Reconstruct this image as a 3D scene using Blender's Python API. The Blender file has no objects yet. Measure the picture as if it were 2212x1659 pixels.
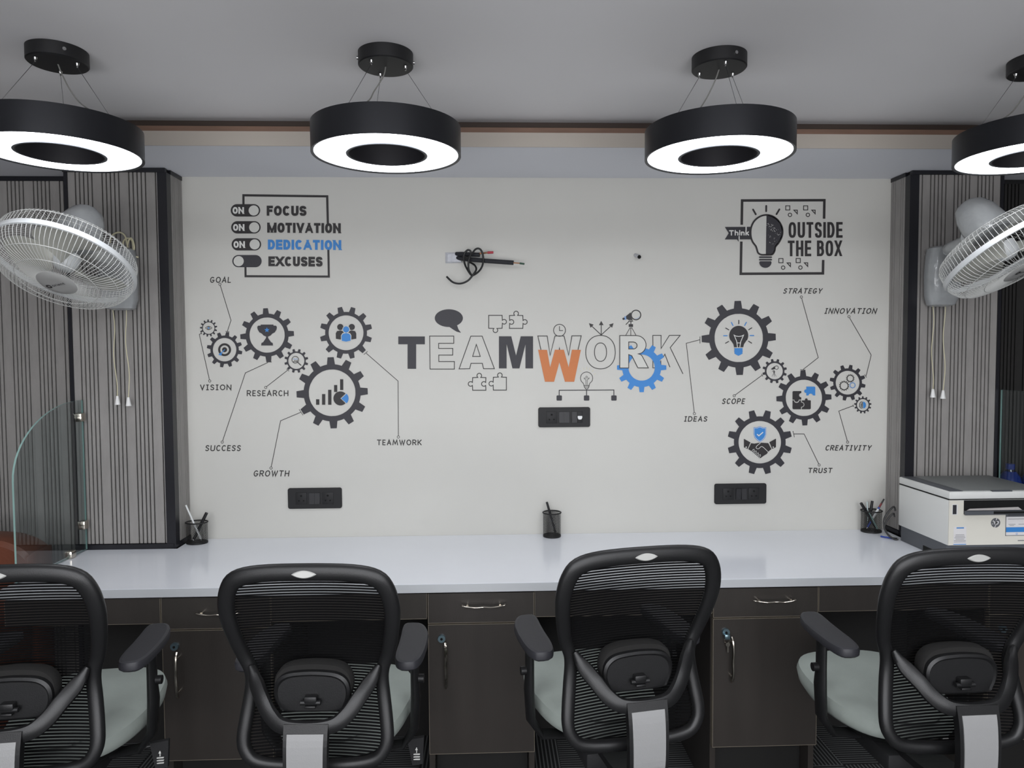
import bpy, bmesh, math, random
from mathutils import Vector, Matrix, Quaternion
random.seed(7)
PI = math.pi
sc = bpy.context.scene
col = sc.collection

# ---------------------------------------------------------------- camera
F = 1540.0; CX = 1106.0; CY = 829.5
dn = Vector((190, F / math.tan(math.radians(2.58)), F)).normalized()
xa = Vector((1, 0, math.tan(math.radians(2.0)))); xa = (xa - dn * xa.dot(dn)).normalized()
up = -dn
ya = up.cross(xa)
CAM = Vector((0, -2.83, 1.467))
RC = Matrix((xa, ya, up))                      # camera (x right, y down, z forward) -> world
cam = bpy.data.cameras.new('camera')
cam.sensor_fit = 'HORIZONTAL'; cam.sensor_width = 36.0; cam.lens = F / 2212 * 36.0
cam.clip_start = 0.05
co = bpy.data.objects.new('camera', cam); col.objects.link(co); sc.camera = co
m3 = RC @ Matrix(((1, 0, 0), (0, -1, 0), (0, 0, -1)))
co.matrix_world = Matrix.Translation(CAM) @ m3.to_4x4()

def at(px, py, ax, val):
    """point of the plane axis=val seen at a photo pixel"""
    d = RC @ Vector((px - CX, py - CY, F))
    return CAM + d * ((val - CAM[ax]) / d[ax])

# ---------------------------------------------------------------- world, light, exposure
w = bpy.data.worlds.new('world'); sc.world = w; w.use_nodes = True
w.node_tree.nodes['Background'].inputs[0].default_value = (0.62, 0.66, 0.72, 1)
w.node_tree.nodes['Background'].inputs[1].default_value = 0.30
def area(name, loc, size, power, rot=(0, 0, 0), colr=(0.93, 0.96, 1.0)):
    l = bpy.data.lights.new(name, 'AREA'); l.shape = 'RECTANGLE'; l.size = size[0]; l.size_y = size[1]
    l.energy = power; l.color = colr
    o = bpy.data.objects.new(name, l); o.location = loc; o.rotation_euler = rot; col.objects.link(o)
    return o
area('room_light', (-1.0, -4.0, 2.2), (1.8, 1.5), 66)  # pair of unseen overhead panels added to light the room
area('room_light', (1.2, -4.0, 2.2), (1.8, 1.5), 66)
area('frontal_fill', (0.0, -5.1, 1.35), (4.5, 1.9), 30, (PI / 2, 0, 0), (0.98, 0.98, 1.0))  # added frontal fill, not a window: lifts slats, ceiling and chair backs
area('ceiling_fill', (0.0, -3.9, 0.9), (3.6, 0.8), 46, (math.radians(142), 0, 0), (0.97, 0.97, 1.0))  # unseen fill added to brighten the ceiling, no such lamp in the room
vs = sc.view_settings
vs.view_transform = 'Standard'; vs.look = 'None'; vs.gamma = 1.0; vs.use_curve_mapping = False
vs.exposure = 0.0
LAMP = 11.0

# ---------------------------------------------------------------- materials
def lin(c):
    return tuple(((v / 255) / 12.92 if v / 255 <= 0.04045 else ((v / 255 + 0.055) / 1.055) ** 2.4) for v in c) + (1,)
def mat(name, c, rough=0.5, metal=0.0, noise=0.0, nscale=30.0, bump=0.0, bscale=200.0, spec=0.5, coat=0.0, stretch=None, emit=None):
    m = bpy.data.materials.new(name); m.use_nodes = True
    nt = m.node_tree; N = nt.nodes; L = nt.links
    p = N['Principled BSDF']
    c = lin(c)
    p.inputs['Base Color'].default_value = c; p.inputs['Roughness'].default_value = rough
    p.inputs['Metallic'].default_value = metal; p.inputs['Specular IOR Level'].default_value = spec
    p.inputs['Coat Weight'].default_value = coat
    tc = N.new('ShaderNodeTexCoord'); mp = N.new('ShaderNodeMapping'); L.new(tc.outputs['Object'], mp.inputs[0])
    if stretch: mp.inputs['Scale'].default_value = stretch
    if noise:
        n = N.new('ShaderNodeTexNoise'); n.inputs['Scale'].default_value = nscale; n.inputs['Detail'].default_value = 5
        L.new(mp.outputs[0], n.inputs['Vector'])
        r = N.new('ShaderNodeMapRange'); r.inputs[1].default_value = 0.3; r.inputs[2].default_value = 0.7
        r.inputs[3].default_value = 1 - noise; r.inputs[4].default_value = 1 + noise
        L.new(n.outputs[0], r.inputs[0])
        v = N.new('ShaderNodeVectorMath'); v.operation = 'SCALE'; v.inputs[0].default_value = c[:3]
        L.new(r.outputs[0], v.inputs['Scale']); L.new(v.outputs[0], p.inputs['Base Color'])
    if bump:
        n2 = N.new('ShaderNodeTexNoise'); n2.inputs['Scale'].default_value = bscale; n2.inputs['Detail'].default_value = 3
        L.new(mp.outputs[0], n2.inputs['Vector'])
        b = N.new('ShaderNodeBump'); b.inputs['Strength'].default_value = bump; b.inputs['Distance'].default_value = 0.002
        L.new(n2.outputs[0], b.inputs['Height']); L.new(b.outputs[0], p.inputs['Normal'])
    if emit:
        p.inputs['Emission Color'].default_value = (1, 1, 1, 1) if emit is True else emit[0]
        p.inputs['Emission Strength'].default_value = emit[1] if emit is not True else 1
    return m
def glassmat(name, tint=(0.86, 0.90, 0.89), base=0.02, refl=1.0):
    m = bpy.data.materials.new(name); m.use_nodes = True
    nt = m.node_tree; N = nt.nodes; L = nt.links; N.clear()
    o = N.new('ShaderNodeOutputMaterial'); t = N.new('ShaderNodeBsdfTransparent'); t.inputs[0].default_value = (*tint, 1)
    g = N.new('ShaderNodeBsdfGlossy'); g.inputs['Roughness'].default_value = 0.02
    fr = N.new('ShaderNodeFresnel'); ge = N.new('ShaderNodeNewGeometry'); io = N.new('ShaderNodeMapRange')
    io.inputs[3].default_value = 1.45; io.inputs[4].default_value = 1 / 1.45      # same reflectance from either face of the sheet
    L.new(ge.outputs['Backfacing'], io.inputs[0]); L.new(io.outputs[0], fr.inputs[0])
    a = N.new('ShaderNodeMath'); a.operation = 'MULTIPLY_ADD'; a.inputs[1].default_value = refl; a.inputs[2].default_value = base
    L.new(fr.outputs[0], a.inputs[0])
    mx = N.new('ShaderNodeMixShader'); L.new(a.outputs[0], mx.inputs[0]); L.new(t.outputs[0], mx.inputs[1]); L.new(g.outputs[0], mx.inputs[2])
    L.new(mx.outputs[0], o.inputs[0])
    return m
def netmat(name, c, scale, lo, hi, axis='Z'):
    """woven mesh cloth: fine horizontal threads, sheer in between"""
    m = bpy.data.materials.new(name); m.use_nodes = True
    nt = m.node_tree; N = nt.nodes; L = nt.links
    p = N['Principled BSDF']; p.inputs['Base Color'].default_value = lin(c); p.inputs['Roughness'].default_value = 0.85
    p.inputs['Specular IOR Level'].default_value = 0.1
    o = [n for n in N if n.type == 'OUTPUT_MATERIAL'][0]
    tc = N.new('ShaderNodeTexCoord'); s = N.new('ShaderNodeSeparateXYZ'); L.new(tc.outputs['Object'], s.inputs[0])
    a = N.new('ShaderNodeMath'); a.operation = 'MULTIPLY'; a.inputs[1].default_value = scale; L.new(s.outputs[axis], a.inputs[0])
    b = N.new('ShaderNodeMath'); b.operation = 'SINE'; L.new(a.outputs[0], b.inputs[0])
    r = N.new('ShaderNodeMapRange'); r.inputs[1].default_value = -0.75; r.inputs[2].default_value = -0.1
    r.inputs[3].default_value = lo; r.inputs[4].default_value = hi; L.new(b.outputs[0], r.inputs[0])
    t = N.new('ShaderNodeBsdfTransparent'); mx = N.new('ShaderNodeMixShader')
    L.new(r.outputs[0], mx.inputs[0]); L.new(t.outputs[0], mx.inputs[1]); L.new(p.outputs[0], mx.inputs[2]); L.new(mx.outputs[0], o.inputs[0])
    return m

M = dict(
    wall=mat('wall_paint', (203, 202, 196), 0.6, noise=0.02, nscale=2.5, bump=0.05, bscale=60),
    fill=mat('print_ground', (208, 208, 202), 0.6),
    ceil=mat('ceiling_paint', (224, 223, 224), 0.75, bump=0.05, bscale=90, noise=0.015, nscale=1.5),
    soffit=mat('soffit_paint', (222, 224, 230), 0.7),
    fascia=mat('fascia_paint', (186, 178, 168), 0.7),
    cove=mat('cove_wood', (124, 96, 80), 0.6, noise=0.12, nscale=8, stretch=(1, 6, 6)),
    covedark=mat('cove_dark', (66, 54, 47), 0.7),
    slat=mat('slat_laminate', (146, 143, 140), 0.55, noise=0.07, nscale=40, bump=0.25, bscale=350, stretch=(1, 1, 0.25)),
    slatdark=mat('slat_laminate_dark', (38, 37, 36), 0.5, noise=0.07, nscale=40),
    groove=mat('groove_black', (14, 14, 16), 0.6),
    trim=mat('trim_black', (24, 24, 30), 0.35),
    carpet=None,
    desk=mat('desk_laminate', (236, 239, 245), 0.12, noise=0.012, nscale=5, spec=0.5),
    deskedge=mat('desk_edge', (196, 199, 202), 0.4),
    cab=mat('cabinet_laminate', (58, 54, 51), 0.32, noise=0.10, nscale=14, bump=0.10, bscale=260, stretch=(1, 1, 0.15)),
    cabin=mat('cabinet_inside', (22, 21, 20), 0.7),
    band=mat('edge_banding', (120, 112, 99), 0.6),
    chrome=mat('chrome', (205, 198, 186), 0.16, metal=1.0),
    brass=mat('lock_metal', (140, 165, 175), 0.3, metal=0.9),
    screw=mat('screw_metal', (190, 190, 190), 0.25, metal=1.0),
    black=mat('black_plastic', (23, 23, 24), 0.42, bump=0.12, bscale=500),
    blackm=mat('black_matte', (25, 25, 27), 0.7, bump=0.2, bscale=600),
    arm=mat('arm_pad', (42, 42, 47), 0.55, bump=0.15, bscale=500),
    lumb=mat('lumbar_foam', (26, 25, 24), 0.9, bump=0.4, bscale=900),
    grey=mat('spine_grey', (142, 142, 142), 0.45, bump=0.15, bscale=500),
    badge=mat('badge_silver', (196, 196, 192), 0.35, metal=0.3),
    seat=mat('seat_fabric', (158, 166, 160), 0.85, noise=0.07, nscale=9, bump=0.3, bscale=700),
    net=netmat('mesh_fabric', (10, 10, 11), 2 * PI / 0.0068, 0.42, 1.0),
    lampbody=mat('lamp_metal', (38, 39, 43), 0.34, metal=0.5, bump=0.06, bscale=900),
    lampin=mat('lamp_inside', (28, 27, 32), 0.6),
    canopy=mat('canopy_black', (20, 20, 22), 0.5),
    wire=mat('steel_wire', (120, 120, 120), 0.4, metal=0.7),
    cable=mat('grey_cable', (130, 130, 126), 0.5),
    fan=mat('fan_white', (208, 211, 212), 0.35),
    fanw=mat('fan_wire', (196, 197, 194), 0.4),
    blade=mat('fan_blade', (180, 180, 172), 0.4),
    motor=mat('fan_motor_film', (164, 167, 168), 0.22, noise=0.06, nscale=25, bump=0.5, bscale=60, coat=0.5),
    hub=mat('fan_hub', (168, 168, 166), 0.4),
    cord=mat('cord_cream', (214, 208, 176), 0.6),
    white=mat('white_plastic', (232, 232, 230), 0.4),
    print_d=mat('print_charcoal', (46, 45, 51), 0.55),
    print_k=mat('print_black', (40, 37, 38), 0.55),
    print_l=mat('print_line', (48, 46, 45), 0.55),
    print_b=mat('print_blue', (56, 132, 204), 0.55),
    print_o=mat('print_orange', (200, 118, 64), 0.55),
    print_w=mat('print_white', (222, 222, 218), 0.55),
    yellow=mat('print_cream', (214, 206, 160), 0.55),
    socket=mat('socket_black', (20, 20, 22), 0.6),
    rocker=mat('rocker_black', (34, 34, 37), 0.5),
    hole=mat('hole_black', (4, 4, 4), 0.9),
    cup=mat('cup_mesh', (30, 30, 30), 0.5, metal=0.3),
    pen=mat('pen_black', (24, 24, 26), 0.3),
    penw=mat('pen_white', (226, 228, 228), 0.35),
    penb=mat('pen_blue', (40, 70, 160), 0.35),
    penr=mat('pen_red', (120, 30, 36), 0.35),
    penc=mat('pen_clear', (200, 215, 215), 0.2),
    print_g=mat('print_grey', (120, 120, 122), 0.6),
    prw=mat('printer_white', (222, 223, 220), 0.42),
    prf=mat('printer_front', (222, 219, 208), 0.42),
    prg=mat('printer_grey', (120, 123, 122), 0.5, bump=0.2, bscale=700),
    prd=mat('printer_dark', (84, 87, 92), 0.5),
    hp=mat('emblem_grey', (96, 98, 102), 0.4),
    sticker=mat('sticker_paper', (224, 222, 222), 0.5),
    paper=mat('paper', (170, 166, 164), 0.8),
    leather=mat('brown_leather', (104, 58, 40), 0.45, noise=0.1, nscale=12, bump=0.3, bscale=120),
    bottle=glassmat('bottle_plastic', (0.86, 0.90, 0.92), 0.10),
    blue=mat('blue_plastic', (24, 58, 150), 0.35),
    glass=glassmat('pane_glass', (0.82, 0.86, 0.86), 0.03, 1.0),
    gedge=mat('glass_edge', (140, 172, 166), 0.25),
    copper=mat('copper', (160, 116, 86), 0.35, metal=0.8),
    redcap=mat('red_cap', (176, 52, 66), 0.5),
    greencap=mat('green_cap', (30, 70, 50), 0.5),
    foam=mat('pipe_foam', (34, 35, 40), 0.7, bump=0.4, bscale=300),
    tape=mat('silver_tape', (196, 198, 204), 0.35, noise=0.12, nscale=60, bump=0.6, bscale=120),
)
def carpetmat():
    m = mat('carpet', (40, 41, 42), 0.95, noise=0.25, nscale=400)
    nt = m.node_tree; N = nt.nodes; L = nt.links; p = N['Principled BSDF']
    tc = N.new('ShaderNodeTexCoord'); s = N.new('ShaderNodeSeparateXYZ'); L.new(tc.outputs['Object'], s.inputs[0])
    a = N.new('ShaderNodeMath'); a.operation = 'MULTIPLY'; a.inputs[1].default_value = 2 * PI / 0.0135; L.new(s.outputs['X'], a.inputs[0])
    b = N.new('ShaderNodeMath'); b.operation = 'SINE'; L.new(a.outputs[0], b.inputs[0])
    r = N.new('ShaderNodeMapRange'); r.inputs[1].default_value = 0.1; r.inputs[2].default_value = 0.7; L.new(b.outputs[0], r.inputs[0])
    mx = N.new('ShaderNodeMix'); mx.data_type = 'RGBA'; mx.inputs[6].default_value = lin((30, 30, 31)); mx.inputs[7].default_value = lin((104, 106, 106))
    L.new(r.outputs[0], mx.inputs[0]); L.new(mx.outputs[2], p.inputs['Base Color'])
    return m
M['carpet'] = carpetmat()

# ---------------------------------------------------------------- mesh builder
class MB:
    def __init__(s): s.v = []; s.f = []; s.sm = []
    def add(s, vs, fs, smooth=False):
        o = len(s.v); s.v += [Vector(a) for a in vs]; s.f += [tuple(i + o for i in f) for f in fs]; s.sm += [smooth] * len(fs)
        return s
    def box(s, x0, x1, y0, y1, z0, z1):
        v = [(x, y, z) for z in (z0, z1) for y in (y0, y1) for x in (x0, x1)]
        return s.add(v, [(0, 2, 3, 1), (4, 5, 7, 6), (0, 1, 5, 4), (2, 6, 7, 3), (0, 4, 6, 2), (1, 3, 7, 5)])
    def rbox(s, x0, x1, y0, y1, z0, z1, r, seg=2):
        bm = bmesh.new(); bmesh.ops.create_cube(bm, size=1)
        for v in bm.verts:
            v.co = Vector(((x0 + x1) / 2 + v.co.x * (x1 - x0), (y0 + y1) / 2 + v.co.y * (y1 - y0), (z0 + z1) / 2 + v.co.z * (z1 - z0)))
        bmesh.ops.bevel(bm, geom=bm.edges[:], offset=r, segments=seg, affect='EDGES', profile=0.5)
        s.bm(bm, True); return s
    def bm(s, bm, smooth=False):
        bm.verts.index_update()
        s.add([v.co.copy() for v in bm.verts], [[v.index for v in f.verts] for f in bm.faces], smooth); bm.free()
    def ring_loft(s, rings, closed_u=True, cap=True, smooth=True):
        n = len(rings[0]); vs = [p for r in rings for p in r]; fs = []
        for i in range(len(rings) - 1):
            for j in range(n if closed_u else n - 1):
                k = (j + 1) % n
                fs.append((i * n + j, i * n + k, (i + 1) * n + k, (i + 1) * n + j))
        s.add(vs, fs, smooth)
        if cap:
            o = len(s.v) - len(vs)
            s.f += [tuple(o + j for j in reversed(range(n))), tuple(o + (len(rings) - 1) * n + j for j in range(n))]; s.sm += [False, False]
        return s
    def tube(s, pts, r, n=8, closed=False, cap=True, flat=None):
        """tube along points; r a number or list; flat=(w,h,upvector) gives an elliptical section"""
        pts = [Vector(p) for p in pts]; k = len(pts); rings = []; ref = None
        for i, p in enumerate(pts):
            if closed: t = pts[(i + 1) % k] - pts[i - 1]
            else: t = pts[min(i + 1, k - 1)] - pts[max(i - 1, 0)]
            t.normalize()
            if flat: u = Vector(flat)
            else:
                u = ref if ref is not None else (Vector((0, 0, 1)) if abs(t.z) < 0.9 else Vector((0, 1, 0)))
            a = t.cross(u); 
            if a.length < 1e-6: a = t.orthogonal()
            a.normalize(); b = a.cross(t).normalized(); ref = b
            rr = r[i] if isinstance(r, (list, tuple)) and not isinstance(r[0], (int, float)) else ((r[i], r[i]) if isinstance(r, list) else (r if isinstance(r, tuple) else (r, r)))
            rings.append([p + a * (math.cos(2 * PI * j / n) * rr[0]) + b * (math.sin(2 * PI * j / n) * rr[1]) for j in range(n)])
        if closed: rings.append(rings[0])
        return s.ring_loft(rings, True, cap and not closed)
    def cyl(s, p0, p1, r0, r1=None, n=20, cap=True):
        p0 = Vector(p0); p1 = Vector(p1); r1 = r0 if r1 is None else r1; t = (p1 - p0).normalized(); a = t.orthogonal().normalized(); b = t.cross(a)
        R = [[p + a * (math.cos(2 * PI * j / n) * r) + b * (math.sin(2 * PI * j / n) * r) for j in range(n)] for p, r in ((p0, r0), (p1, r1))]
        return s.ring_loft(R, True, cap)
    def lathe(s, prof, n=48, c=(0, 0, 0), ax=None, cap=False):
        """profile of (radius, height) turned about z through c (or about ax)"""
        q = Vector((0, 0, 1)).rotation_difference(Vector(ax)) if ax is not None else Quaternion(); c = Vector(c)
        R = [[c + q @ Vector((math.cos(2 * PI * j / n) * r, math.sin(2 * PI * j / n) * r, h)) for j in range(n)] for r, h in prof]
        return s.ring_loft(R, True, cap)
    def prism(s, pts, d0, d1, fn):
        """polygon pts extruded: fn(x, y, depth) -> point"""
        n = len(pts); v = [fn(x, y, d0) for x, y in pts] + [fn(x, y, d1) for x, y in pts]
        return s.add(v, [tuple(range(n)), tuple(reversed(range(n, 2 * n)))] + [(i, i + n, (i + 1) % n + n, (i + 1) % n) for i in range(n)])
    def build(s, name, m, parent=None, **kw):
        me = bpy.data.meshes.new(name)
        off = Vector((0, 0, 0)); q = parent
        while q is not None: off += q.location; q = q.parent
        me.from_pydata([v - off for v in s.v], [], s.f); me.polygons.foreach_set('use_smooth', s.sm)
        me.materials.append(m)
        if any(s.sm):
            me.validate(); 
        bm = bmesh.new(); bm.from_mesh(me); bmesh.ops.remove_doubles(bm, verts=bm.verts, dist=1e-6)
        if kw.pop('recalc', True): bmesh.ops.recalc_face_normals(bm, faces=bm.faces)
        if any(s.sm):
            for e in bm.edges:
                if len(e.link_faces) == 2 and e.calc_face_angle(0) > 0.7: e.smooth = False
        bm.to_mesh(me); bm.free()
        o = bpy.data.objects.new(name, me); col.objects.link(o)
        if parent: o.parent = parent
        for k, v in kw.items(): o[k] = v
        return o
def tag(o, label=None, cat=None, group=None, kind=None):
    if label: o['label'] = label
    if cat: o['category'] = cat
    if group: o['group'] = group
    if kind: o['kind'] = kind
    return o
def thing(name, label, cat, loc=(0, 0, 0), group=None):
    o = bpy.data.objects.new(name, None); o.empty_display_size = 0.05; col.objects.link(o); o.location = loc
    return tag(o, label, cat, group)
def copy_tree(o, parent=None):
    c = o.copy(); col.objects.link(c)
    if parent: c.parent = parent
    for ch in list(o.children): copy_tree(ch, c)
    return c
def crom(pts, k=6, closed=False):
    n = len(pts); P = [Vector(p) for p in pts]; out = []
    for i in range(n if closed else n - 1):
        if closed: a, b, c, d = P[i - 1], P[i], P[(i + 1) % n], P[(i + 2) % n]
        else: a, b, c, d = P[max(i - 1, 0)], P[i], P[i + 1], P[min(i + 2, n - 1)]
        for j in range(k):
            t = j / k
            out.append(0.5 * ((2 * b) + (c - a) * t + (2 * a - 5 * b + 4 * c - d) * t * t + (3 * b - a - 3 * c + d) * t ** 3))
    if not closed: out.append(P[-1])
    return out

# ---------------------------------------------------------------- the room
ZT = 2.15       # underside of the dropped soffit
KL = 0.89
ZC = 1.467 + 0.867 * KL      # main ceiling
DZ = 0.735      # desk top
XL0, XL1 = -1.545, -1.175   # left column
XR0, XR1 = 1.62, 1.985      # right column
YC = -0.13                  # front of both columns
wb = MB().box(XL1 - 0.02, XR0 + 0.02, 0.0, 0.12, 0, ZC).build('wall_back', M['wall']); tag(wb, kind='structure')
tag(MB().box(-3.2, 3.2, -5.2, 0.12, ZC, ZC + 0.1).build('ceiling', M['ceil']), kind='structure')
tag(MB().box(-3.2, 3.2, -5.2, 0.12, -0.1, 0.0).build('floor', M['carpet']), kind='structure')
fl = bpy.data.objects['floor']; fl.location.z = -0.006
tile = MB().box(-0.2492, 0.2492, -0.2492, 0.2492, -0.005, 0.0)
tme = None
for i in range(-5, 6):
    for j in range(0, 7):
        if tme is None:
            o = tile.build('carpet_tile', M['carpet']); tme = o.data
        else:
            o = bpy.data.objects.new('carpet_tile', tme); col.objects.link(o)
        o.parent = fl; o.location = (i * 0.5, -0.16 - j * 0.5, 0.006); o.rotation_euler = (0, 0, (PI / 2) * ((i + j) % 2))
sf = MB().box(-3.2, 3.2, -0.42, 0.12, ZT, ZT + 0.045).build('ceiling_soffit', M['soffit']); tag(sf, kind='structure')
MB().box(-3.2, 3.2, -0.424, -0.4201, ZT - 0.001, ZT + 0.046).build('fascia', M['fascia'], sf)
MB().box(-3.2, 3.2, -0.422, -0.400, ZT + 0.0462, ZT + 0.063).build('wood_strip', M['cove'], sf)
tag(MB().box(-3.2, 3.2, -0.398, -0.378, ZT + 0.0455, ZC - 0.001).build('trim_1', M['covedark']), kind='structure')
tag(MB().box(-3.3, -3.2, -5.2, 0.12, 0, ZC).build('wall_left', M['slatdark']), kind='structure')
tag(MB().box(3.2, 3.3, -5.2, 0.12, 0, ZC).build('wall_right', M['slatdark']), kind='structure')
tag(MB().box(-3.2, 3.2, -5.3, -5.2, 0, ZC).build('wall_front', M['ceil']), kind='structure')

def slats_x(x0, x1, y, z0, z1, parent, first, period, m, gap=0.0048, step=0.0149, depth=0.008):
    """upright slats between grooves in a fluted panel facing the room"""
    g = []
    k0 = int((x0 - first) / period) - 2
    for k in range(k0, k0 + int((x1 - x0) / period) + 5):
        for q in range(5): g.append(first + k * period + q * step)
    g = [a for a in g if x0 + 0.004 < a < x1 - 0.004]
    edges = [x0] + g + [x1]
    for a, b in zip(edges[:-1], edges[1:]):
        l = a + (gap / 2 if a != x0 else 0); r = b - (gap / 2 if b != x1 else 0)
        if r - l < 0.003: continue
        MB().box(l, r, y - depth, y, z0, z1).build('slat', m, parent)

def column(name, x0, x1, inner, first, period):
    base = 0.0
    c = MB().box(x0, x1, YC + 0.009, 0.12, base, ZT - 0.0005).build(name, M['groove']); tag(c, kind='structure')
    ztop = ZT - 0.016
    tw = 0.026
    if inner > 0:   # open side on the right (left column)
        a, b = x0 + 0.012, x1 - tw
    else:
        a, b = x0 + tw, x1 - 0.012
    slats_x(a, b, YC + 0.009, DZ + 0.02, ztop, c, first, period, M['slat'])
    cx = x1 if inner > 0 else x0
    # corner angle
    if inner > 0:
        MB().box(x1 - tw, x1 + 0.008, YC - 0.003, YC + 0.009, DZ + 0.001, ztop).build('corner_trim', M['trim'], c)
        MB().box(x1, x1 + 0.008, YC + 0.009, YC + 0.03, DZ + 0.001, ztop).build('corner_trim', M['trim'], c)
        MB().box(x0 - 0.001, x0 + 0.012, YC - 0.003, YC + 0.009, 0.0, ztop).build('corner_trim', M['trim'], c)
    else:
        MB().box(x0 - 0.010, x0 + tw, YC - 0.003, YC + 0.009, DZ + 0.001, ztop).build('corner_trim', M['trim'], c)
        MB().box(x0 - 0.008, x0, YC + 0.009, YC + 0.03, DZ + 0.001, ztop).build('corner_trim', M['trim'], c)
        MB().box(x1 - 0.012, x1 + 0.001, YC - 0.003, YC + 0.009, 0.0, ztop).build('corner_trim', M['trim'], c)
    MB().box(x0 - 0.004, x1 + 0.004, YC - 0.006, YC + 0.009, ztop, ZT - 0.0006).build('top_trim', M['trim'], c)
    MB().box(x0, x1 + 0.0, YC - 0.006, YC + 0.009, DZ + 0.0005, DZ + 0.018).build('bottom_trim', M['trim'], c)
    # the narrow side face towards the printed wall
    ys = [YC + 0.032, YC + 0.046, YC + 0.060, YC + 0.098, YC + 0.112, 0.0]
    for p, q in zip(ys[:-1], ys[1:]):
        s0, s1 = (cx, cx + 0.008) if inner > 0 else (cx - 0.008, cx)
        MB().box(s0, s1, p + 0.002, q - 0.001, DZ + 0.02, ztop).build('slat', M['slat'], c)
    s0, s1 = (cx, cx + 0.010) if inner > 0 else (cx - 0.010, cx)
    MB().box(s0, s1, YC + 0.03, -0.0003, ztop, ZT - 0.0006).build('top_trim', M['trim'], c)
    MB().box(s0, s1, YC + 0.03, -0.0003, DZ + 0.0005, DZ + 0.018).build('bottom_trim', M['trim'], c)
    return c
fL = at(244.8, 1180, 1, YC)[0]; fR = at(1998, 1026, 1, YC)[0]
column('wall_left_column', XL0, XL1 - 0.008, 1, fL, 0.0965)
column('wall_right_column', XR0 + 0.008, XR1, -1, fR, 0.0925)
rl = MB().box(-3.2, XL0 - 0.001, 0.009, 0.12, 0, ZT - 0.0005).build('wall_left_recess', M['groove']); tag(rl, kind='structure')
slats_x(-2.9, XL0 - 0.028, 0.009, 0.02, ZT - 0.018, rl, at(15, 399, 1, 0.0)[0], 0.0985, M['slat'])
MB().box(-3.2, XL0 - 0.001, -0.004, 0.009, ZT - 0.018, ZT - 0.0006).build('top_trim', M['trim'], rl)
MB().box(XL0 - 0.028, XL0 - 0.002, -0.004, 0.009, 0.0, ZT - 0.018).build('corner_trim', M['trim'], rl)
rr = MB().box(XR1 + 0.001, 3.2, 0.009, 0.12, 0, ZT - 0.0005).build('wall_right_recess', M['groove']); tag(rr, kind='structure')
slats_x(XR1 + 0.03, 2.9, 0.009, 0.02, ZT - 0.018, rr, XR1 + 0.10, 0.0965, M['slatdark'])

# ---------------------------------------------------------------- printed wall graphics
def W(px, py, layer=0): return at(px, py, 1, -(0.0008 + 0.0005 * layer))
class DM(MB):
    """flat print on the wall, drawn in photo coordinates carried onto the wall plane"""
    def __init__(s, ox=0, oy=0, k=1.0, layer=0): MB.__init__(s); s.ox = ox; s.oy = oy; s.k = k; s.layer = layer; s.cnt = 0
    def P(s, p): return W(s.ox + p[0] / s.k, s.oy + p[1] / s.k, s.layer + min(s.cnt, 220) * 0.004)
    def poly(s, pts): s.cnt += 1; s.add([s.P(p) for p in pts], [tuple(range(len(pts)))]); return s
    def quads(s, A, B, closed=True):
        s.cnt += 1; n = len(A); s.add([s.P(p) for p in A] + [s.P(p) for p in B], [(i, (i + 1) % n, n + (i + 1) % n, n + i) for i in range(n if closed else n - 1)]); return s
    def circ(s, x, y, r, ry=None, n=40): return s.poly([(x + r * math.cos(2 * PI * i / n), y + (ry or r) * math.sin(2 * PI * i / n)) for i in range(n)])
    def ring(s, x, y, r0, r1, n=40, a0=0, a1=360, ky=1):
        full = abs(a1 - a0) >= 360
        A = [math.radians(a0 + (a1 - a0) * i / n) for i in range(n if full else n + 1)]
        return s.quads([(x + r0 * math.cos(a), y + ky * r0 * math.sin(a)) for a in A], [(x + r1 * math.cos(a), y + ky * r1 * math.sin(a)) for a in A], full)
    def line(s, pts, wd, closed=False, cap='b', clip=None):
        L, R = offs(pts, wd / 2, closed)
        if cap == 's' and not closed: pass
        s.quads(L, R, closed)
        if cap == 'r':
            for p in (pts[0], pts[-1]): s.circ(p[0], p[1], wd / 2, n=12)
        return s
def offs(pts, h, closed=False):
    n = len(pts); L = []; R = []
    for i in range(n):
        p = Vector(pts[i][:2])
        a = Vector(pts[i - 1][:2]) if (i > 0 or closed) else None
        b = Vector(pts[(i + 1) % n][:2]) if (i < n - 1 or closed) else None
        d1 = (p - a).normalized() if a is not None else (b - p).normalized()
        d2 = (b - p).normalized() if b is not None else d1
        t = (d1 + d2); t = t.normalized() if t.length > 1e-4 else d1
        nr = Vector((-t.y, t.x)); c = max(0.35, nr.dot(Vector((-d1.y, d1.x))))
        L.append(p + nr * (h / c)); R.append(p - nr * (h / c))
    return L, R
def arc(cx, cy, rx, ry, a0, a1, n=12): return [(cx + rx * math.cos(math.radians(a0 + (a1 - a0) * i / n)), cy + ry * math.sin(math.radians(a0 + (a1 - a0) * i / n))) for i in range(n + 1)]
def sup(cx, cy, rx, ry, a0, a1, n=20, e=0.72):
    o = []
    for i in range(n + 1):
        a = math.radians(a0 + (a1 - a0) * i / n); c, s = math.cos(a), math.sin(a)
        o.append((cx + rx * math.copysign(abs(c) ** e, c), cy + ry * math.copysign(abs(s) ** e, s)))
    return o
SM = [(1, .76), (.88, .94), (.5, 1), (.12, .95), (0, .76), (.14, .58), (.5, .5), (.88, .41), (1, .23), (.88, .05), (.5, 0), (.12, .05), (0, .24)]
def smooth2(p, k=4): return [(v.x, v.y) for v in crom([(a, b, 0) for a, b in p], k)]
BD = lambda w0: [(0, 0), (0, 1), (.4, 1)] + arc(.4, .75, .6, .25, 90, -90, 8) + [(0, .5)]
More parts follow.
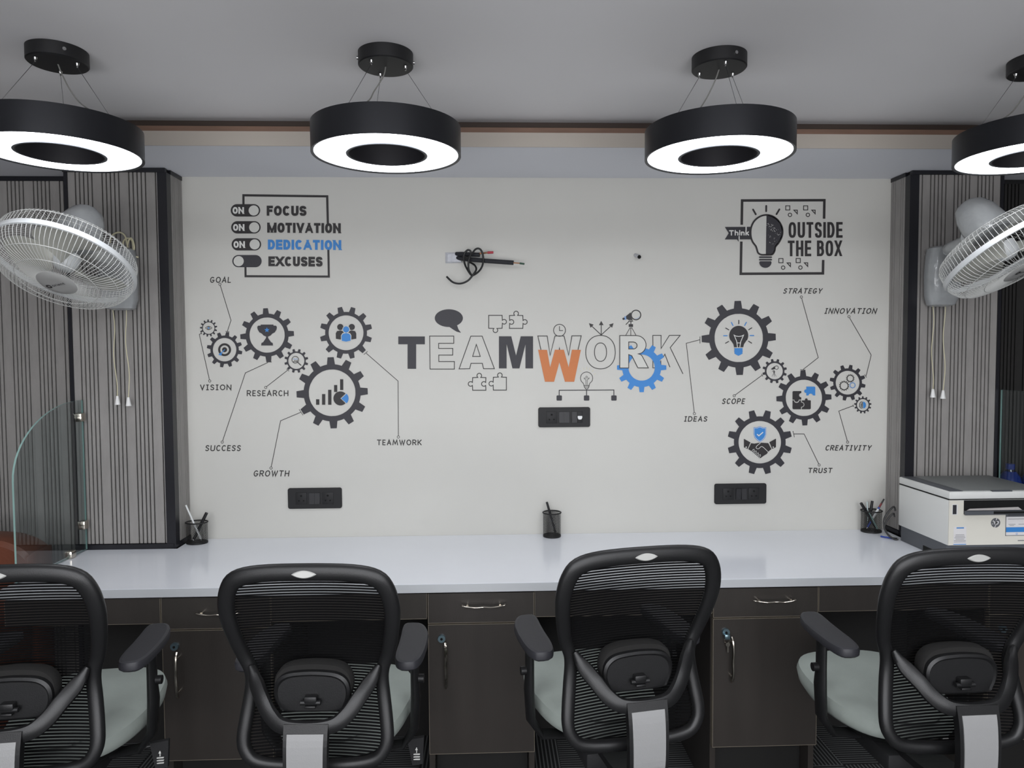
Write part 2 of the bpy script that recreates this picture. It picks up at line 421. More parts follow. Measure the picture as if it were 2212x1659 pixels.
G = {  # skeletons: (relative width, [strokes]); closed strokes start with 'c'
 'O': (.82, [['c'] + sup(.5, .5, .5, .5, 0, 342, 19)]), 'C': (.78, [['n'] + sup(.5, .5, .5, .5, 35, 325, 16)]),
 'G': (.82, [['n'] + sup(.5, .5, .5, .5, 42, 300, 16) + [(1, .12), (1, .45), (.6, .45)]]),
 'F': (.68, [[(0, 0), (0, 1), (1, 1)], [(0, .5), (.85, .5)]]), 'E': (.70, [[(1, 0), (0, 0), (0, 1), (1, 1)], [(0, .5), (.9, .5)]]),
 'U': (.80, [[(0, 1), (0, .35)] + sup(.5, .35, .5, .35, 180, 360, 12)[1:-1] + [(1, .35), (1, 1)]]), 'S': (.76, [['n'] + smooth2(SM)]),
 'M': (.98, [[(0, 0), (0, 1)], [(1, 0), (1, 1)], [(.02, 1), (.5, 0)], [(.5, 0), (.98, 1)]]), 'T': (.74, [[(0, 1), (1, 1)], [(.5, 1), (.5, 0)]]),
 'I': (.26, [[(.5, 0), (.5, 1)]]), 'V': (.80, [[(0, 1), (.5, 0)], [(.5, 0), (1, 1)]]), 'A': (.84, [[(0, 0), (.5, 1)], [(.5, 1), (1, 0)], [(.2, .27), (.8, .27)]]),
 'N': (.80, [[(0, 0), (0, 1)], [(1, 0), (1, 1)], [(0, 1), (1, 0)]]), 'D': (.80, [['c', (0, 0), (0, 1), (.45, 1)] + arc(.45, .5, .55, .5, 80, -80, 10) + [(.45, 0)]]),
 'X': (.80, [[(0, 0), (1, 1)], [(0, 1), (1, 0)]]), 'H': (.80, [[(0, 0), (0, 1)], [(1, 0), (1, 1)], [(0, .5), (1, .5)]]),
 'B': (.78, [['c', (0, 0), (0, 1), (.5, 1)] + arc(.5, .77, .42, .23, 80, -80, 7) + [(.5, .54)] + arc(.5, .27, .5, .27, 80, -80, 7) + [(.5, 0)], [(0, .54), (.6, .54)]]),
 'L': (.62, [[(0, 1), (0, 0), (1, 0)]]), 'W': (1.1, [[(0, 1), (.26, 0)], [(.26, 0), (.5, 1)], [(.5, 1), (.74, 0)], [(.74, 0), (1, 1)]]),
 'R': (.76, [[(0, 0), (0, 1), (.5, 1)] + arc(.5, .74, .5, .26, 80, -80, 8) + [(.4, .48), (0, .48)], [(.45, .48), (1, 0)]]),
 'P': (.74, [[(0, 0), (0, 1), (.5, 1)] + arc(.5, .73, .5, .27, 80, -80, 8) + [(.4, .46), (0, .46)]]),
 'K': (.78, [[(0, 0), (0, 1)], [(.05, .4), (1, 1)], [(.3, .55), (1, 0)]]), 'Y': (.8, [[(0, 1), (.5, .45)], [(1, 1), (.5, .45)], [(.5, .5), (.5, 0)]]),
}
GL = {  # lower case of the ribbon word and the small emblems
 'T': (.80, [[(0, 1), (1, 1)], [(.5, 1), (.5, 0)]]), 'h': (.62, [[(0, 0), (0, 1.05)], [(0, .45)] + arc(.5, .42, .5, .26, 180, 0, 8) + [(1, 0)]]),
 'i': (.16, [[(.5, 0), (.5, .68)], [(.5, .88), (.5, 1.02)]]), 'n': (.60, [[(0, 0), (0, .7)], [(0, .42)] + arc(.5, .42, .5, .26, 180, 0, 8) + [(1, 0)]]),
 'k': (.60, [[(0, 0), (0, 1.05)], [(.05, .3), (.95, .7)], [(.3, .42), (1, 0)]]), 'p': (.62, [[(0, -.35), (0, .7)], ['c'] + sup(.5, .35, .5, .35, 0, 342, 15)]),
 'o': (.66, [['c'] + sup(.5, .35, .5, .35, 0, 342, 15)]), 'r': (.4, [[(0, 0), (0, .7)], [(0, .4), (.4, .68), (1, .7)]]),
 'e': (.64, [[(0, .36), (1, .36)] + arc(.5, .36, .5, .35, 0, 300, 12)[1:]]), 't': (.4, [[(.4, .95), (.4, .1), (1, 0)], [(0, .68), (1, .68)]]),
}
GW = {'O': (.86, [['c'] + sup(.5, .5, .5, .5, 0, 342, 19, .92)]), 'C': (.82, [['n'] + sup(.5, .5, .5, .5, 38, 322, 16, .92)]),
 'M': (1.12, G['M'][1]), 'N': (.92, G['N'][1]), 'A': (.96, G['A'][1]), 'V': (.92, G['V'][1]), 'X': (.92, G['X'][1]), 'I': (.34, G['I'][1]), 'E': (.74, G['E'][1]), 'T': (.78, G['T'][1])}
def comic(ch):
    wd, st = G[ch]
    if ch == 'I': return (.52, [[(.5, 0), (.5, 1)], [(.05, 1), (.95, 1)], [(.05, 0), (.95, 0)]])
    if ch == 'E': return (.62, [[(1, 0), (0, .02), (.05, 1), (1, .97)], [(.05, .5), (.9, .5)]])
    if ch == 'O': return (.9, [['c'] + arc(.5, .5, .5, .5, 0, 340, 17)])
    if ch == 'C': return (.74, [arc(.55, .5, .55, .5, 50, 310, 12)])
    if ch == 'G': return (.84, [arc(.5, .5, .5, .5, 50, 330, 12) + [(.98, .42), (.5, .42)]])
    if ch == 'S': return (.68, [smooth2([(.95, .86), (.6, 1), (.15, .9), (.1, .66), (.5, .52), (.92, .36), (.85, .1), (.4, 0), (0, .12)])])
    if ch == 'M': return (1.05, [[(0, 0), (.15, 1), (.5, .2), (.85, 1), (1, 0)]])
    if ch == 'W': return (1.15, [[(0, 1), (.27, 0), (.5, .9), (.73, 0), (1, 1)]])
    if ch == 'V': return (.78, [[(0, 1), (.5, 0), (1, 1)]])
    if ch == 'A': return (.84, [[(0, 0), (.52, 1), (1, 0)], [(.18, .33), (.85, .33)]])
    if ch == 'N': return (.82, [[(0, 0), (.02, 1), (.96, 0), (1, 1)]])
    if ch == 'T': return (.82, [[(0, 1), (1, .98)], [(.5, 1), (.48, 0)]])
    return (wd, st)
def clip_y(poly, lo, hi):
    for sgn, lim in ((1, lo), (-1, hi)):
        out = []
        for i in range(len(poly)):
            a, b = poly[i - 1], poly[i]; ia = sgn * a[1] >= sgn * lim - 1e-9; ib = sgn * b[1] >= sgn * lim - 1e-9
            if ia != ib:
                t = (lim - a[1]) / (b[1] - a[1]); out.append((a[0] + (b[0] - a[0]) * t, lim))
            if ib: out.append((b[0], b[1]))
        poly = out
        if len(poly) < 3: return []
    return poly
def text(dm, s, x0, x1, y0, y1, h, t, gap=.16, style='bold', slant=0.0, space=.4, wide=False):
    """letters between x0 and x1; baselines y0 (left end) and y1 (right end); cap height h, stroke t (all px of dm)"""
    gl = [None if c == ' ' else (comic(c) if style == 'comic' else GW[c] if wide and c in GW else (GL if style == 'low' else G)[c]) for c in s]
    tot = sum((g[0] if g else space) for g in gl) + gap * (len(gl) - 1)
    sx = (x1 - x0) / tot; cur = 0.0
    def put(poly, u0):
        q = []
        for u, v in poly:
            x = x0 + u0 + u + slant * v; q.append((x, y0 + (y1 - y0) * (x - x0) / (x1 - x0) - v))
        if len(q) > 2: dm.poly(q)
    for g in gl:
        if g:
            wd = g[0] * sx
            for st in g[1]:
                closed = st[0] == 'c'; noext = st[0] == 'n'; pts = st[1:] if (closed or noext) else st
                pts = [(t / 2 + u * (wd - t), t / 2 + v * (h - t)) for u, v in pts]
                if not closed and not noext and style == 'bold':
                    a = (Vector(pts[0]) - Vector(pts[1])).normalized() * (t / 2); b = (Vector(pts[-1]) - Vector(pts[-2])).normalized() * (t / 2)
                    pts = [(pts[0][0] + a.x, pts[0][1] + a.y)] + pts[1:-1] + [(pts[-1][0] + b.x, pts[-1][1] + b.y)]
                    hw = t / 2
                    if len(pts) == 2 and abs(pts[0][0] - pts[1][0]) > 0.1 * h and abs(pts[0][1] - pts[1][1]) > 0.5 * h:   # run diagonals past the clip lines
                        d = (Vector(pts[1]) - Vector(pts[0])).normalized() * t; pts = [(pts[0][0] - d.x, pts[0][1] - d.y), (pts[1][0] + d.x, pts[1][1] + d.y)]; hw = t * (.38 if len(g[1]) > 2 else .46)
                L, R = offs(pts, hw if (not closed and not noext and style == 'bold') else t / 2, closed); n = len(L)
                for i in range(n if closed else n - 1):
                    k = (i + 1) % n; q = [tuple(L[i]), tuple(L[k]), tuple(R[k]), tuple(R[i])]
                    if style == 'bold': q = clip_y(q, 0, h)
                    if len(q) > 2: put(q, cur)
                if style != 'bold':
                    for p in ([] if closed else (pts[0], pts[-1])): put([(p[0] + t / 2 * math.cos(a * PI / 4), p[1] + t / 2 * math.sin(a * PI / 4)) for a in range(8)], cur)
            cur += wd
        else: cur += space * sx
        cur += gap * sx
    return dm
def decal(name, label, cx, cy, cat='wall decal', group=None):
    return thing(name, label, cat, W(cx, cy), group)

# switches and words, upper left
K = 7.373; O1 = (480, 400)
d = decal('slogan_decal', 'framed toggle switch print reading focus, motivation, dedication, excuses on white wall', 618, 510)
b = DM(*O1, K, 0)
b.line([(338, 310), (338, 161), (1672, 178), (1683, 640)], 36); b.line([(370, 1290), (372, 1450), (1698, 1456), (1690, 1010)], 34)
b.build('frame_line', M['print_k'], d)
for i, (x0, x1, y0, y1, kx, ky) in enumerate(((135, 605, 302, 500, 502, 403), (142, 612, 573, 770, 510, 672), (150, 620, 845, 1040, 517, 943), (160, 628, 1112, 1307, 262, 1210))):
    r = (y1 - y0) / 2
    q = DM(*O1, K, 1).poly(arc(x0 + r, (y0 + y1) / 2, r, r, 90, 270, 16) + arc(x1 - r, (y0 + y1) / 2, r, r, -90, 90, 16)).build('toggle', M['print_k'] if i < 3 else M['print_d'], d)
    DM(*O1, K, 2).circ(kx, ky, 81).build('toggle_knob', M['fill'], q)
    if i < 3: text(DM(*O1, K, 2), 'ON', x0 + 30, x0 + 212, y0 + 153, y0 + 155, 108, 27, gap=.10, wide=True).build('toggle_text', M['print_w'], q)
for s_, x0, x1, y0, y1, h, m in (('FOCUS', 708, 1342, 486, 490, 160, 'print_k'), ('MOTIVATION', 716, 1888, 756, 766, 160, 'print_k'), ('DEDICATION', 727, 1896, 1025, 1033, 158, 'print_b'), ('EXCUSES', 735, 1598, 1290, 1297, 156, 'print_k')):
    text(DM(*O1, K, 2), s_, x0, x1, y0, y1, h, 42, gap=.10, wide=True).build('word', M[m], d, label='%s lettering' % ('blue' if m == 'print_b' else 'black') )

# think outside the box, upper right
K5 = 6.9125; O5 = (1540, 410)
d = decal('think_box_decal', 'framed light bulb print reading think outside the box on white wall', 1692, 512)
b = DM(*O5, K5, 0)
b.line([(430, 523), (436, 160), (1665, 155), (1660, 432)], 38); b.line([(424, 772), (416, 1254), (1643, 1248), (1647, 1047)], 38)
b.build('frame_line', M['print_k'], d)
OUT = crom([(p[0], p[1], 0) for p in [(800, 375), (900, 400), (985, 470), (1035, 570), (1035, 680), (990, 780), (935, 850), (922, 910), (890, 962), (840, 970), (790, 970), (720, 968), (675, 940), (655, 880), (640, 840), (590, 770), (565, 680), (570, 570), (615, 470), (700, 400)]], 5, True)
OUT = [(v.x, v.y) for v in OUT]
bu = DM(*O5, K5, 2); bu.poly(OUT); bu.build('bulb_ground', M['fill'], d)
b = DM(*O5, K5, 3); b.line(OUT, 26, True); b.build('bulb_outline', M['print_k'], d)
i0 = 0; i1 = min(range(len(OUT)), key=lambda i: abs(OUT[i][0] - 790) + abs(OUT[i][1] - 970))
b = DM(*O5, K5, 3); b.poly(OUT[i0:i1 + 1]); b.build('bulb_half', M['print_d'], d)
b = DM(*O5, K5, 4)
for i in range(70):
    t = random.random(); x = 812 + t * 200 + random.uniform(-20, 20); y = 520 + t * 190 + random.choice((0, 0, 120, 250, -60)) + random.uniform(-30, 30)
    if x < 800 or (x - 800) ** 2 + (y - 620) ** 2 > 215 ** 2 and not (x < 890 and y < 950): continue
    b.circ(x, y, random.uniform(2, 6), n=6)
b.build('bulb_speckle', M['fill'], d, kind='stuff')
for ry in ([(600, 295), (640, 365)], [(797, 240), (796, 320)], [(993, 292), (950, 363)]): DM(*O5, K5, 3).line(ry, 26, cap='r').build('bulb_ray', M['print_k'], d)
b = DM(*O5, K5, 3); b.line([(700, 1006), (872, 1006)], 24, cap='r'); b.line([(700, 1043), (872, 1043)], 24, cap='r')
b.poly([(692, 1080), (705, 1066), (865, 1066), (876, 1080)] + arc(784, 1080, 92, 86, 0, 180, 14)[1:-1]); b.build('bulb_base', M['print_d'], d)
b = DM(*O5, K5, 2); b.poly([(178, 555), (575, 552), (578, 740), (385, 741), (384, 778), (360, 742), (176, 742), (236, 648)]); b.build('ribbon', M['print_d'], d)
b = DM(*O5, K5, 4); text(b, 'Think', 240, 540, 685, 683, 82, 17, gap=.13, style='low'); b.poly([(487, 552), (504, 552), (504, 600), (487, 600)]); b.poly([(384, 690), (400, 690), (400, 742), (384, 745)]); b.build('word', M['print_w'], d)
text(DM(*O5, K5, 1), 'OUTSIDE', 1130, 1937, 718, 716, 235, 38, gap=.17).build('word', M['print_k'], d)
text(DM(*O5, K5, 1), 'THE BOX', 1118, 1927, 993, 991, 235, 38, gap=.16, space=.3).build('word', M['print_k'], d)
for k_, (x, y) in enumerate(((1118, 270), (1385, 270), (1016, 1058), (1274, 1056))):
    b = DM(*O5, K5, 1); b.line([(x - 31, y - 31), (x + 31, y - 31), (x + 31, y + 31), (x - 31, y + 31)], 12, True)
    b.ring(x + 33, y + 104, 20, 32, 24); b.line([(x + 92, y + 34), (x + 142, y + 34), (x + 142, y + 88)], 13, True)
    b.build('small_shapes', M['print_k'], d)

# gear wheels
def gear_pts(cx, cy, ro, rr, n, off):
    out = []; st = 360 / n
    for k in range(n):
        a = off + k * st
        for da, r in ((-0.27 * st, rr), (-0.165 * st, ro), (0.165 * st, ro), (0.27 * st, rr)):
            t = math.radians(a + da); out.append((r, t))
        for q in (0.38, 0.5, 0.62): out.append((rr, math.radians(a + q * st)))
    return [(cx + r * math.sin(t), cy - r * math.cos(t)) for r, t in out], [(math.sin(t), -math.cos(t)) for r, t in out]
def gear(label, cx, cy, ro, rr, rh, n=12, off=0, m='print_d', cat='wall decal', layer=1, parent=None, name='gear_decal'):
    root = parent or decal(name, label, cx, cy, cat)
    o, dr = gear_pts(cx, cy, ro, rr, n, off)
    b = DM(layer=layer); b.quads(o, [(cx + rh * u, cy + rh * v) for u, v in dr]); b.build('gear_ring', M[m], root)
    return root
# eye, target, trophy, people, research, growth
g = gear('smallest left cogwheel decal with an eye, above the target cogwheel', 450.6, 708.7, 18.7, 14.4, 12.6, 13, -4)
e = DM(420, 580, 5.53, 2); e.line(smooth2([(130, 710), (148, 696), (168, 690), (190, 696), (208, 710), (190, 724), (168, 731), (148, 724), (130, 710)]), 5); e.ring(169, 711, 14, 18, 20); e.build('eye_outline', M['print_l'], g)
DM(420, 580, 5.53, 2).circ(169, 711, 10, n=16).build('pupil', M['print_b'], g)
g = gear('cogwheel decal with a target and arrow, left of the trophy cogwheel', 485.1, 755.4, 38.5, 30.7, 25.3, 12, -20)
e = DM(420, 580, 5.53, 2); e.ring(360, 970, 52, 77); e.circ(360, 970, 30); e.build('target', M['print_k'], g)
e = DM(420, 580, 5.53, 3); e.line([(362, 968), (310, 1020)], 9); e.poly([(318, 1000), (330, 1014), (322, 1040), (288, 1032), (292, 1022)]); e.build('arrow', M['print_b'], g)
g = gear('cogwheel decal with a black trophy cup and blue star', 577, 723.8, 58.2, 46.5, 38.0, 12, -3.5)
e = DM(420, 580, 5.53, 2)
lf = [(792, 670), (790, 682), (762, 683), (750, 698), (755, 728), (775, 762), (805, 778), (825, 800), (858, 815), (852, 835), (820, 880), (800, 890), (796, 920)]
e.poly(lf + [(1735 - x, y) for x, y in reversed(lf)]); e.build('trophy', M['print_d'], g)
e = DM(420, 580, 5.53, 3); e.poly([(866 + (33 if i % 2 == 0 else 14) * math.sin(i * PI / 5), 735 - (33 if i % 2 == 0 else 14) * math.cos(i * PI / 5)) for i in range(10)]); e.build('star', M['print_b'], g)
g = gear('cogwheel decal with three people busts, highest of left cluster\'s right side', 747.5, 718.9, 56.8, 45.2, 37.6, 12, -14)
e = DM(420, 580, 5.53, 2)
for x in (1742, 1879):
    e.circ(x, 699, 37); e.poly([(x - 52, 840), (x - 54, 775), (x - 40, 748), (x, 740), (x + 40, 748), (x + 54, 775), (x + 54, 838), (x, 848)])
e.build('people', M['print_k'], g)
e = DM(420, 580, 5.53, 3); e.circ(1812, 728, 45); e.poly([(1752, 870), (1750, 800), (1768, 772), (1812, 762), (1858, 772), (1875, 800), (1873, 868), (1812, 880)]); e.build('halo', M['fill'], g)
e = DM(420, 580, 5.53, 4); e.circ(1812, 728, 37); e.poly([(1760, 864), (1757, 802), (1775, 780), (1812, 770), (1850, 780), (1867, 802), (1866, 862), (1812, 874)]); e.build('front_person', M['print_b'], g)
g = gear('small cogwheel decal with a magnifying glass, between trophy and bar chart', 640.1, 779.6, 26.0, 20.4, 17.3, 12, -14)
e = DM(420, 580, 5.53, 2); e.ring(1205, 1090, 37, 44, 28); e.line([(1235, 1122), (1275, 1158)], 10)
for x, y in ((1185, 1105), (1200, 1092), (1215, 1100), (1228, 1090)): e.line([(x, y), (x, 1120)], 8)
e.build('magnifier', M['print_l'], g)
e = DM(420, 580, 5.53, 2); e.line([(1178, 1086), (1190, 1078), (1205, 1086), (1222, 1078), (1234, 1084)], 4); e.build('chart_line', M['print_b'], g)
g = gear('largest left cogwheel decal with bar chart and pie chart', 717.5, 848.5, 77.2, 61.8, 50.4, 12, -2.5)
e = DM(420, 580, 5.53, 2)
for x0, x1, y0, y1 in ((1453, 1492, 1562, 1628), (1524, 1563, 1500, 1628), (1597, 1636, 1449, 1628), (1668, 1706, 1392, 1475), (1740, 1778, 1323, 1452)): e.poly([(x0, y0), (x1, y0), (x1, y1), (x0, y1)])
e.poly([(1744, 1552)] + arc(1744, 1552, 84, 84, 43, 317, 30)); e.build('bar_chart', M['print_k'], g)
e = DM(420, 580, 5.53, 3); e.poly([(1755, 1554)] + arc(1757, 1553, 84, 84, 43, -43, 12)); e.build('pie_slice', M['print_b'], g)
# right cluster
g = gear('largest right cogwheel decal with a glowing bulb', 1595.8, 730, 80.3, 64.2, 52.2, 12, -1.5)
q = (1460, 600, 4.809)
e = DM(*q, 2); e.poly([(605, 722), (598, 690), (570, 650)] + arc(653, 600, 99, 101, 150, 390, 26) + [(735, 650), (708, 690), (700, 722)]); e.build('bulb', M['print_k'], g)
e = DM(*q, 3); e.line([(640, 722), (632, 660), (605, 596), (625, 606), (653, 610), (682, 606), (703, 596), (675, 660), (664, 722)], 7); e.line([(637, 677), (668, 677)], 6); e.build('filament', M['print_w'], g)
e = DM(*q, 2); e.poly([(605, 735), (612, 731), (690, 731), (696, 738), (690, 750), (696, 762), (690, 772), (694, 786), (676, 798), (650, 811), (625, 798), (607, 786), (611, 772), (604, 762), (611, 750)]); e.build('bulb_base', M['print_b'], g)
e = DM(*q, 2)
for a, c in (((654, 442), (654, 478)), ((518, 522), (550, 541)), ((789, 520), (757, 540)), ((516, 680), (548, 662)), ((787, 679), (755, 659))): e.line([a, c], 9, cap='r')
e.build('bulb_ray', M['print_k'], g)
e = DM(*q, 2)
for a, c in (((577, 464), (593, 496)), ((732, 463), (715, 496)), ((496, 602), (533, 602)), ((771, 600), (809, 600))): e.line([a, c], 10, cap='r')
e.build('bulb_ray', M['print_b'], g)
g = gear('small cogwheel decal with a telescope on a tripod, upper right cluster', 1673.4, 801.7, 26.6, 21.2, 17.6, 12, -13)
e = DM(*q, 2); e.ring(1046, 933, 16, 21, 24); e.poly([(1024, 920), (1030, 948), (1000, 955), (988, 948), (1004, 936)]); e.line([(1020, 960), (1000, 974)], 4)
e.line([(1021, 960), (1021, 985)], 5); e.poly([(1012, 972), (1030, 972), (1030, 984), (1012, 984)])
for x in (998, 1021, 1042): e.line([(1021, 985), (x, 1026)], 3)
e.build('telescope', M['print_k'], g)
g = gear('cogwheel decal with black and blue jigsaw pieces', 1736.6, 859.5, 59.7, 47.4, 39.2, 12, -2)
q7 = (1460, 820, 4.809)
e = DM(*q7, 2); e.poly([(1212, 208), (1212, 128), (1220, 119), (1303, 119), (1303, 140)] + arc(1303, 162, 23, 22, 270, 90, 8)[1:-1] + [(1303, 186), (1303, 208), (1278, 208)] + arc(1254, 212, 22, 20, 0, 180, 8) + [(1230, 208)])
e.poly([(1212, 216), (1226, 216)] + arc(1254, 216, 28, 26, 180, 0, 8) [::1] + [(1300, 216), (1300, 236)] + arc(1306, 260, 22, 22, -70, 70, 8) + [(1300, 284), (1300, 308), (1220, 308), (1212, 300)])
e.poly([(1308, 216), (1340, 216)] + arc(1355, 208, 14, 14, 160, 380, 8) + [(1402, 216), (1402, 300), (1394, 308), (1308, 308), (1308, 290)] + arc(1306, 260, 29, 29, 80, -80, 8) + [(1308, 232)])
e.build('jigsaw_piece', M['print_k'], g)
e = DM(*q7, 2); e.poly([(1355, 73), (1440, 73), (1448, 80), (1448, 165), (1426, 163)] + arc(1401, 165, 22, 20, 0, -180, 8) + [(1355, 165), (1355, 140)] + arc(1350, 120, 17, 18, 80, 280, 8) + [(1355, 100)]); e.build('jigsaw_piece', M['print_b'], g, label='blue jigsaw piece')
g = gear('cogwheel decal holding three tiny outlined cogwheels', 1831, 826.7, 39.0, 31.0, 25.6, 12, 11)
def mini(cx, cy, ro, rr, rh, m, n=14):
    o, dr = gear_pts(q[0] + cx / q[2], q[1] + cy / q[2], ro / q[2], rr / q[2], n, 0)
    b = DM(layer=2); b.quads(o, [(q[0] + (cx + rh * u) / q[2], q[1] + (cy + rh * v) / q[2]) for u, v in dr]); b.build('tiny_cogwheel', M[m], g)
mini(1748, 1122, 53, 44, 37, 'print_k'); mini(1812, 1045, 44, 36, 29, 'print_k'); mini(1836, 1117, 33, 27, 23, 'print_b')
g = gear('smallest right cogwheel decal with a half blue brain', 1863.8, 874.7, 18.7, 15.0, 12.6, 13, 0)
e = DM(*q7, 2); e.line([(1938, 232), (1920, 234), (1908, 252), (1912, 264), (1906, 276), (1916, 292), (1936, 298)], 6); e.line([(1936, 245), (1922, 256), (1934, 264), (1920, 276), (1934, 284)], 5); e.line([(1938, 232), (1936, 298)], 5); e.build('brain_half', M['print_k'], g)
e = DM(*q7, 2); e.poly([(1944, 228), (1962, 234), (1974, 250), (1976, 275), (1966, 294), (1946, 300)]); e.build('brain_half', M['print_b'], g)
g = gear('lowest right cogwheel decal with handshake below a blue shield', 1641.3, 955.2, 70.1, 55.9, 45.8, 12, -15)
e = DM(*q7, 2); sh = [(873, 485), (905, 497), (938, 497), (938, 570), (925, 605), (900, 632), (873, 648), (846, 632), (820, 605), (808, 570), (808, 497), (841, 497)]
e.poly(sh); e.build('shield', M['print_b'], g)
e = DM(*q7, 3); e.line([(873 + (x - 873) * .90, 565 + (y - 565) * .90) for x, y in sh], 3.5, True); e.line([(843, 567), (862, 584), (906, 546)], 10); e.build('tick_mark', M['print_w'], g)
e = DM(*q7, 2); e.poly([(707, 615), (775, 652), (745, 720), (707, 703)]); e.build('cuff', M['print_k'], g); e = DM(*q7, 2); e.poly([(1040, 613), (971, 650), (1000, 720), (1040, 702)]); e.build('cuff', M['print_k'], g)
e = DM(*q7, 3); e.circ(730, 702, 7, n=12); e.circ(1012, 702, 7, n=12); e.build('cuff_button', M['print_w'], g)
e = DM(*q7, 2); e.poly([(782, 660), (815, 665), (860, 657), (885, 655), (960, 660), (993, 722), (955, 752), (948, 770), (915, 790), (880, 815), (865, 812), (780, 740), (752, 722)]); e.build('hands', M['print_k'], g)
e = DM(*q7, 3); e.line(smooth2([(880, 658), (840, 690), (835, 712), (860, 718), (895, 695), (955, 748)]), 5)
for x, y in ((798, 738), (820, 755), (842, 775), (864, 793)):
    e.line([(x - 16, y + 16), (x + 2, y - 10), (x + 14, y - 14), (x + 16, y), (x - 6, y + 24)], 4, True)
e.build('finger_lines', M['print_w'], g)

# captions with their pointer lines
def caption(word, x0, x1, yt, yb, cx, cy, pts, tick, slant=0.0, label=''):
    root = decal('caption_decal', label, (x0 + x1) / 2, (yt + yb) / 2)
    h = (yb - yt) * 1.0
    text(DM(layer=0), word, x0, x1 - slant * h, yb, yb, h, 2.1, gap=.2, style='comic', slant=slant).build('word', M['print_l'], root)
    b = DM(layer=0); b.line(pts, 1.35); b.ring(cx, cy, 2.0, 3.1, 20); b.line(tick, 1.2); b.build('pointer_line', M['print_l'], root)
L_ = 'caption decal reading %s with thin pointer line to the %s cogwheel'
caption('GOAL', 453, 500, 598, 611, 475, 614, [(476, 617), (499, 692), (491, 716)], [(487, 715.5), (495.5, 717)], .1, L_ % ('goal', 'target'))
caption('VISION', 432, 500, 830.5, 843, 453, 823, [(452.3, 820), (430.5, 722.5), (436, 719)], [(433, 715.5), (436, 722)], 0, L_ % ('vision', 'eye'))
caption('RESEARCH', 533, 623, 843, 856, 574, 837, [(576, 835), (621, 800)], [(619, 797), (624.5, 802)], 0, L_ % ('research', 'magnifying glass'))
caption('SUCCESS', 443, 521, 961.5, 974.5, 480, 955, [(481, 952), (530, 805.5), (579, 783)], [(575, 782), (587, 782)], .1, L_ % ('success', 'trophy'))
caption('GROWTH', 547, 626, 1016, 1029.5, 585.5, 1011, [(586, 1008), (606, 909), (650, 890.5)], [(646, 884), (654.5, 897)], .15, L_ % ('growth', 'bar chart'))
caption('TEAMWORK', 814, 911, 949.5, 962, 860.5, 944, [(860.5, 941), (859.8, 823), (791, 763)], [(786, 766), (794, 759)], 0, L_ % ('teamwork', 'people'))
caption('STRATEGY', 1691, 1778, 622.5, 634.5, 1731, 641.5, [(1731.8, 644.5), (1767.5, 772.5), (1735, 798)], [(1728.5, 798.5), (1740, 799.5)], .3, L_ % ('strategy', 'jigsaw'))
caption('INNOVATION', 1780, 1896, 665.5, 678, 1834, 684, [(1835.4, 686.8), (1882, 767), (1871, 812)], [(1867.5, 809), (1872, 815.5)], .3, L_ % ('innovation', 'three tiny cogs'))
caption('IDEAS', 1477, 1529, 899, 911, 1500, 893.5, [(1499.6, 890.5), (1482.5, 741.5), (1512, 734)], [(1512, 727), (1512, 742)], .15, L_ % ('ideas', 'glowing bulb'))
caption('SCOPE', 1559, 1610.5, 860.5, 873, 1586, 855, [(1588.5, 853), (1647, 810)], [(1645, 807.5), (1648, 813)], .2, L_ % ('scope', 'telescope'))
caption('CREATIVITY', 1782, 1884, 961.5, 973.5, 1831, 955, [(1830.2, 952), (1812, 888), (1843, 876.5)], [(1842.5, 874), (1844, 879)], .25, L_ % ('creativity', 'brain'))
caption('TRUST', 1745, 1799, 1010.5, 1022, 1769.5, 1004.5, [(1768.5, 1001.8), (1737, 937.5), (1715, 937.5)], [(1713, 931), (1716, 944.5)], .15, L_ % ('trust', 'handshake'))

# TEAMWORK lettering
t3 = (840, 640, 6.144); t4 = (1140, 650, 6.144); lw = 10
d = decal('teamwork_lettering', 'big outlined and filled teamwork lettering in middle of wall', 1165, 762)
DM(*t3, 1).poly([(125, 533), (478, 533), (478, 637), (362, 637), (362, 963), (248, 963), (248, 637), (125, 637)]).build('letter', M['print_d'], d, label='charcoal letter T')
DM(*t3, 1).line([(541, 528), (861, 528), (861, 625), (661, 625), (661, 692), (848, 692), (848, 780), (663, 780), (663, 866), (870, 866), (870, 966), (546, 966)], lw, True).build('letter', M['print_l'], d)
b = DM(*t3, 1); b.line([(1088, 529), (1238, 529), (1401, 962), (1257, 962), (1240, 890), (1090, 890), (1073, 962), (932, 964)], lw, True); b.line([(1161, 638), (1213, 798), (1112, 798)], lw, True); b.build('letter', M['print_l'], d)
DM(*t3, 1).poly([(1461, 531), (1625, 531), (1688, 787), (1750, 531), (1914, 531), (1914, 957), (1813, 957), (1813, 640), (1733, 957), (1640, 957), (1563, 635), (1563, 957), (1461, 957)]).build('letter', M['print_d'], d, label='charcoal letter M')
DM(*t4, 3).line([(175, 648), (134, 465), (258, 465), (297, 722), (362, 465), (482, 465), (543, 722), (586, 463), (710, 462), (668, 648)], lw).build('letter', M['print_l'], d)
DM(*t4, 1).poly([(413, 648), (421, 605), (430, 648)]).build('letter_tip', M['print_l'], d)
DM(*t4, 2).poly([(137, 648), (256, 650), (297, 882), (360, 648), (480, 648), (543, 882), (587, 648), (705, 650), (617, 1073), (494, 1073), (420, 815), (350, 1073), (228, 1073)]).build('letter', M['print_o'], d, label='orange letter W')
b = DM(*t4, 1); b.line(sup(966, 680, 196, 222, 0, 354, 59, .92)[:-1], lw, True); b.line(sup(966, 680, 80, 122, 0, 354, 49, .9)[:-1], lw, True); b.build('letter', M['print_l'], d)
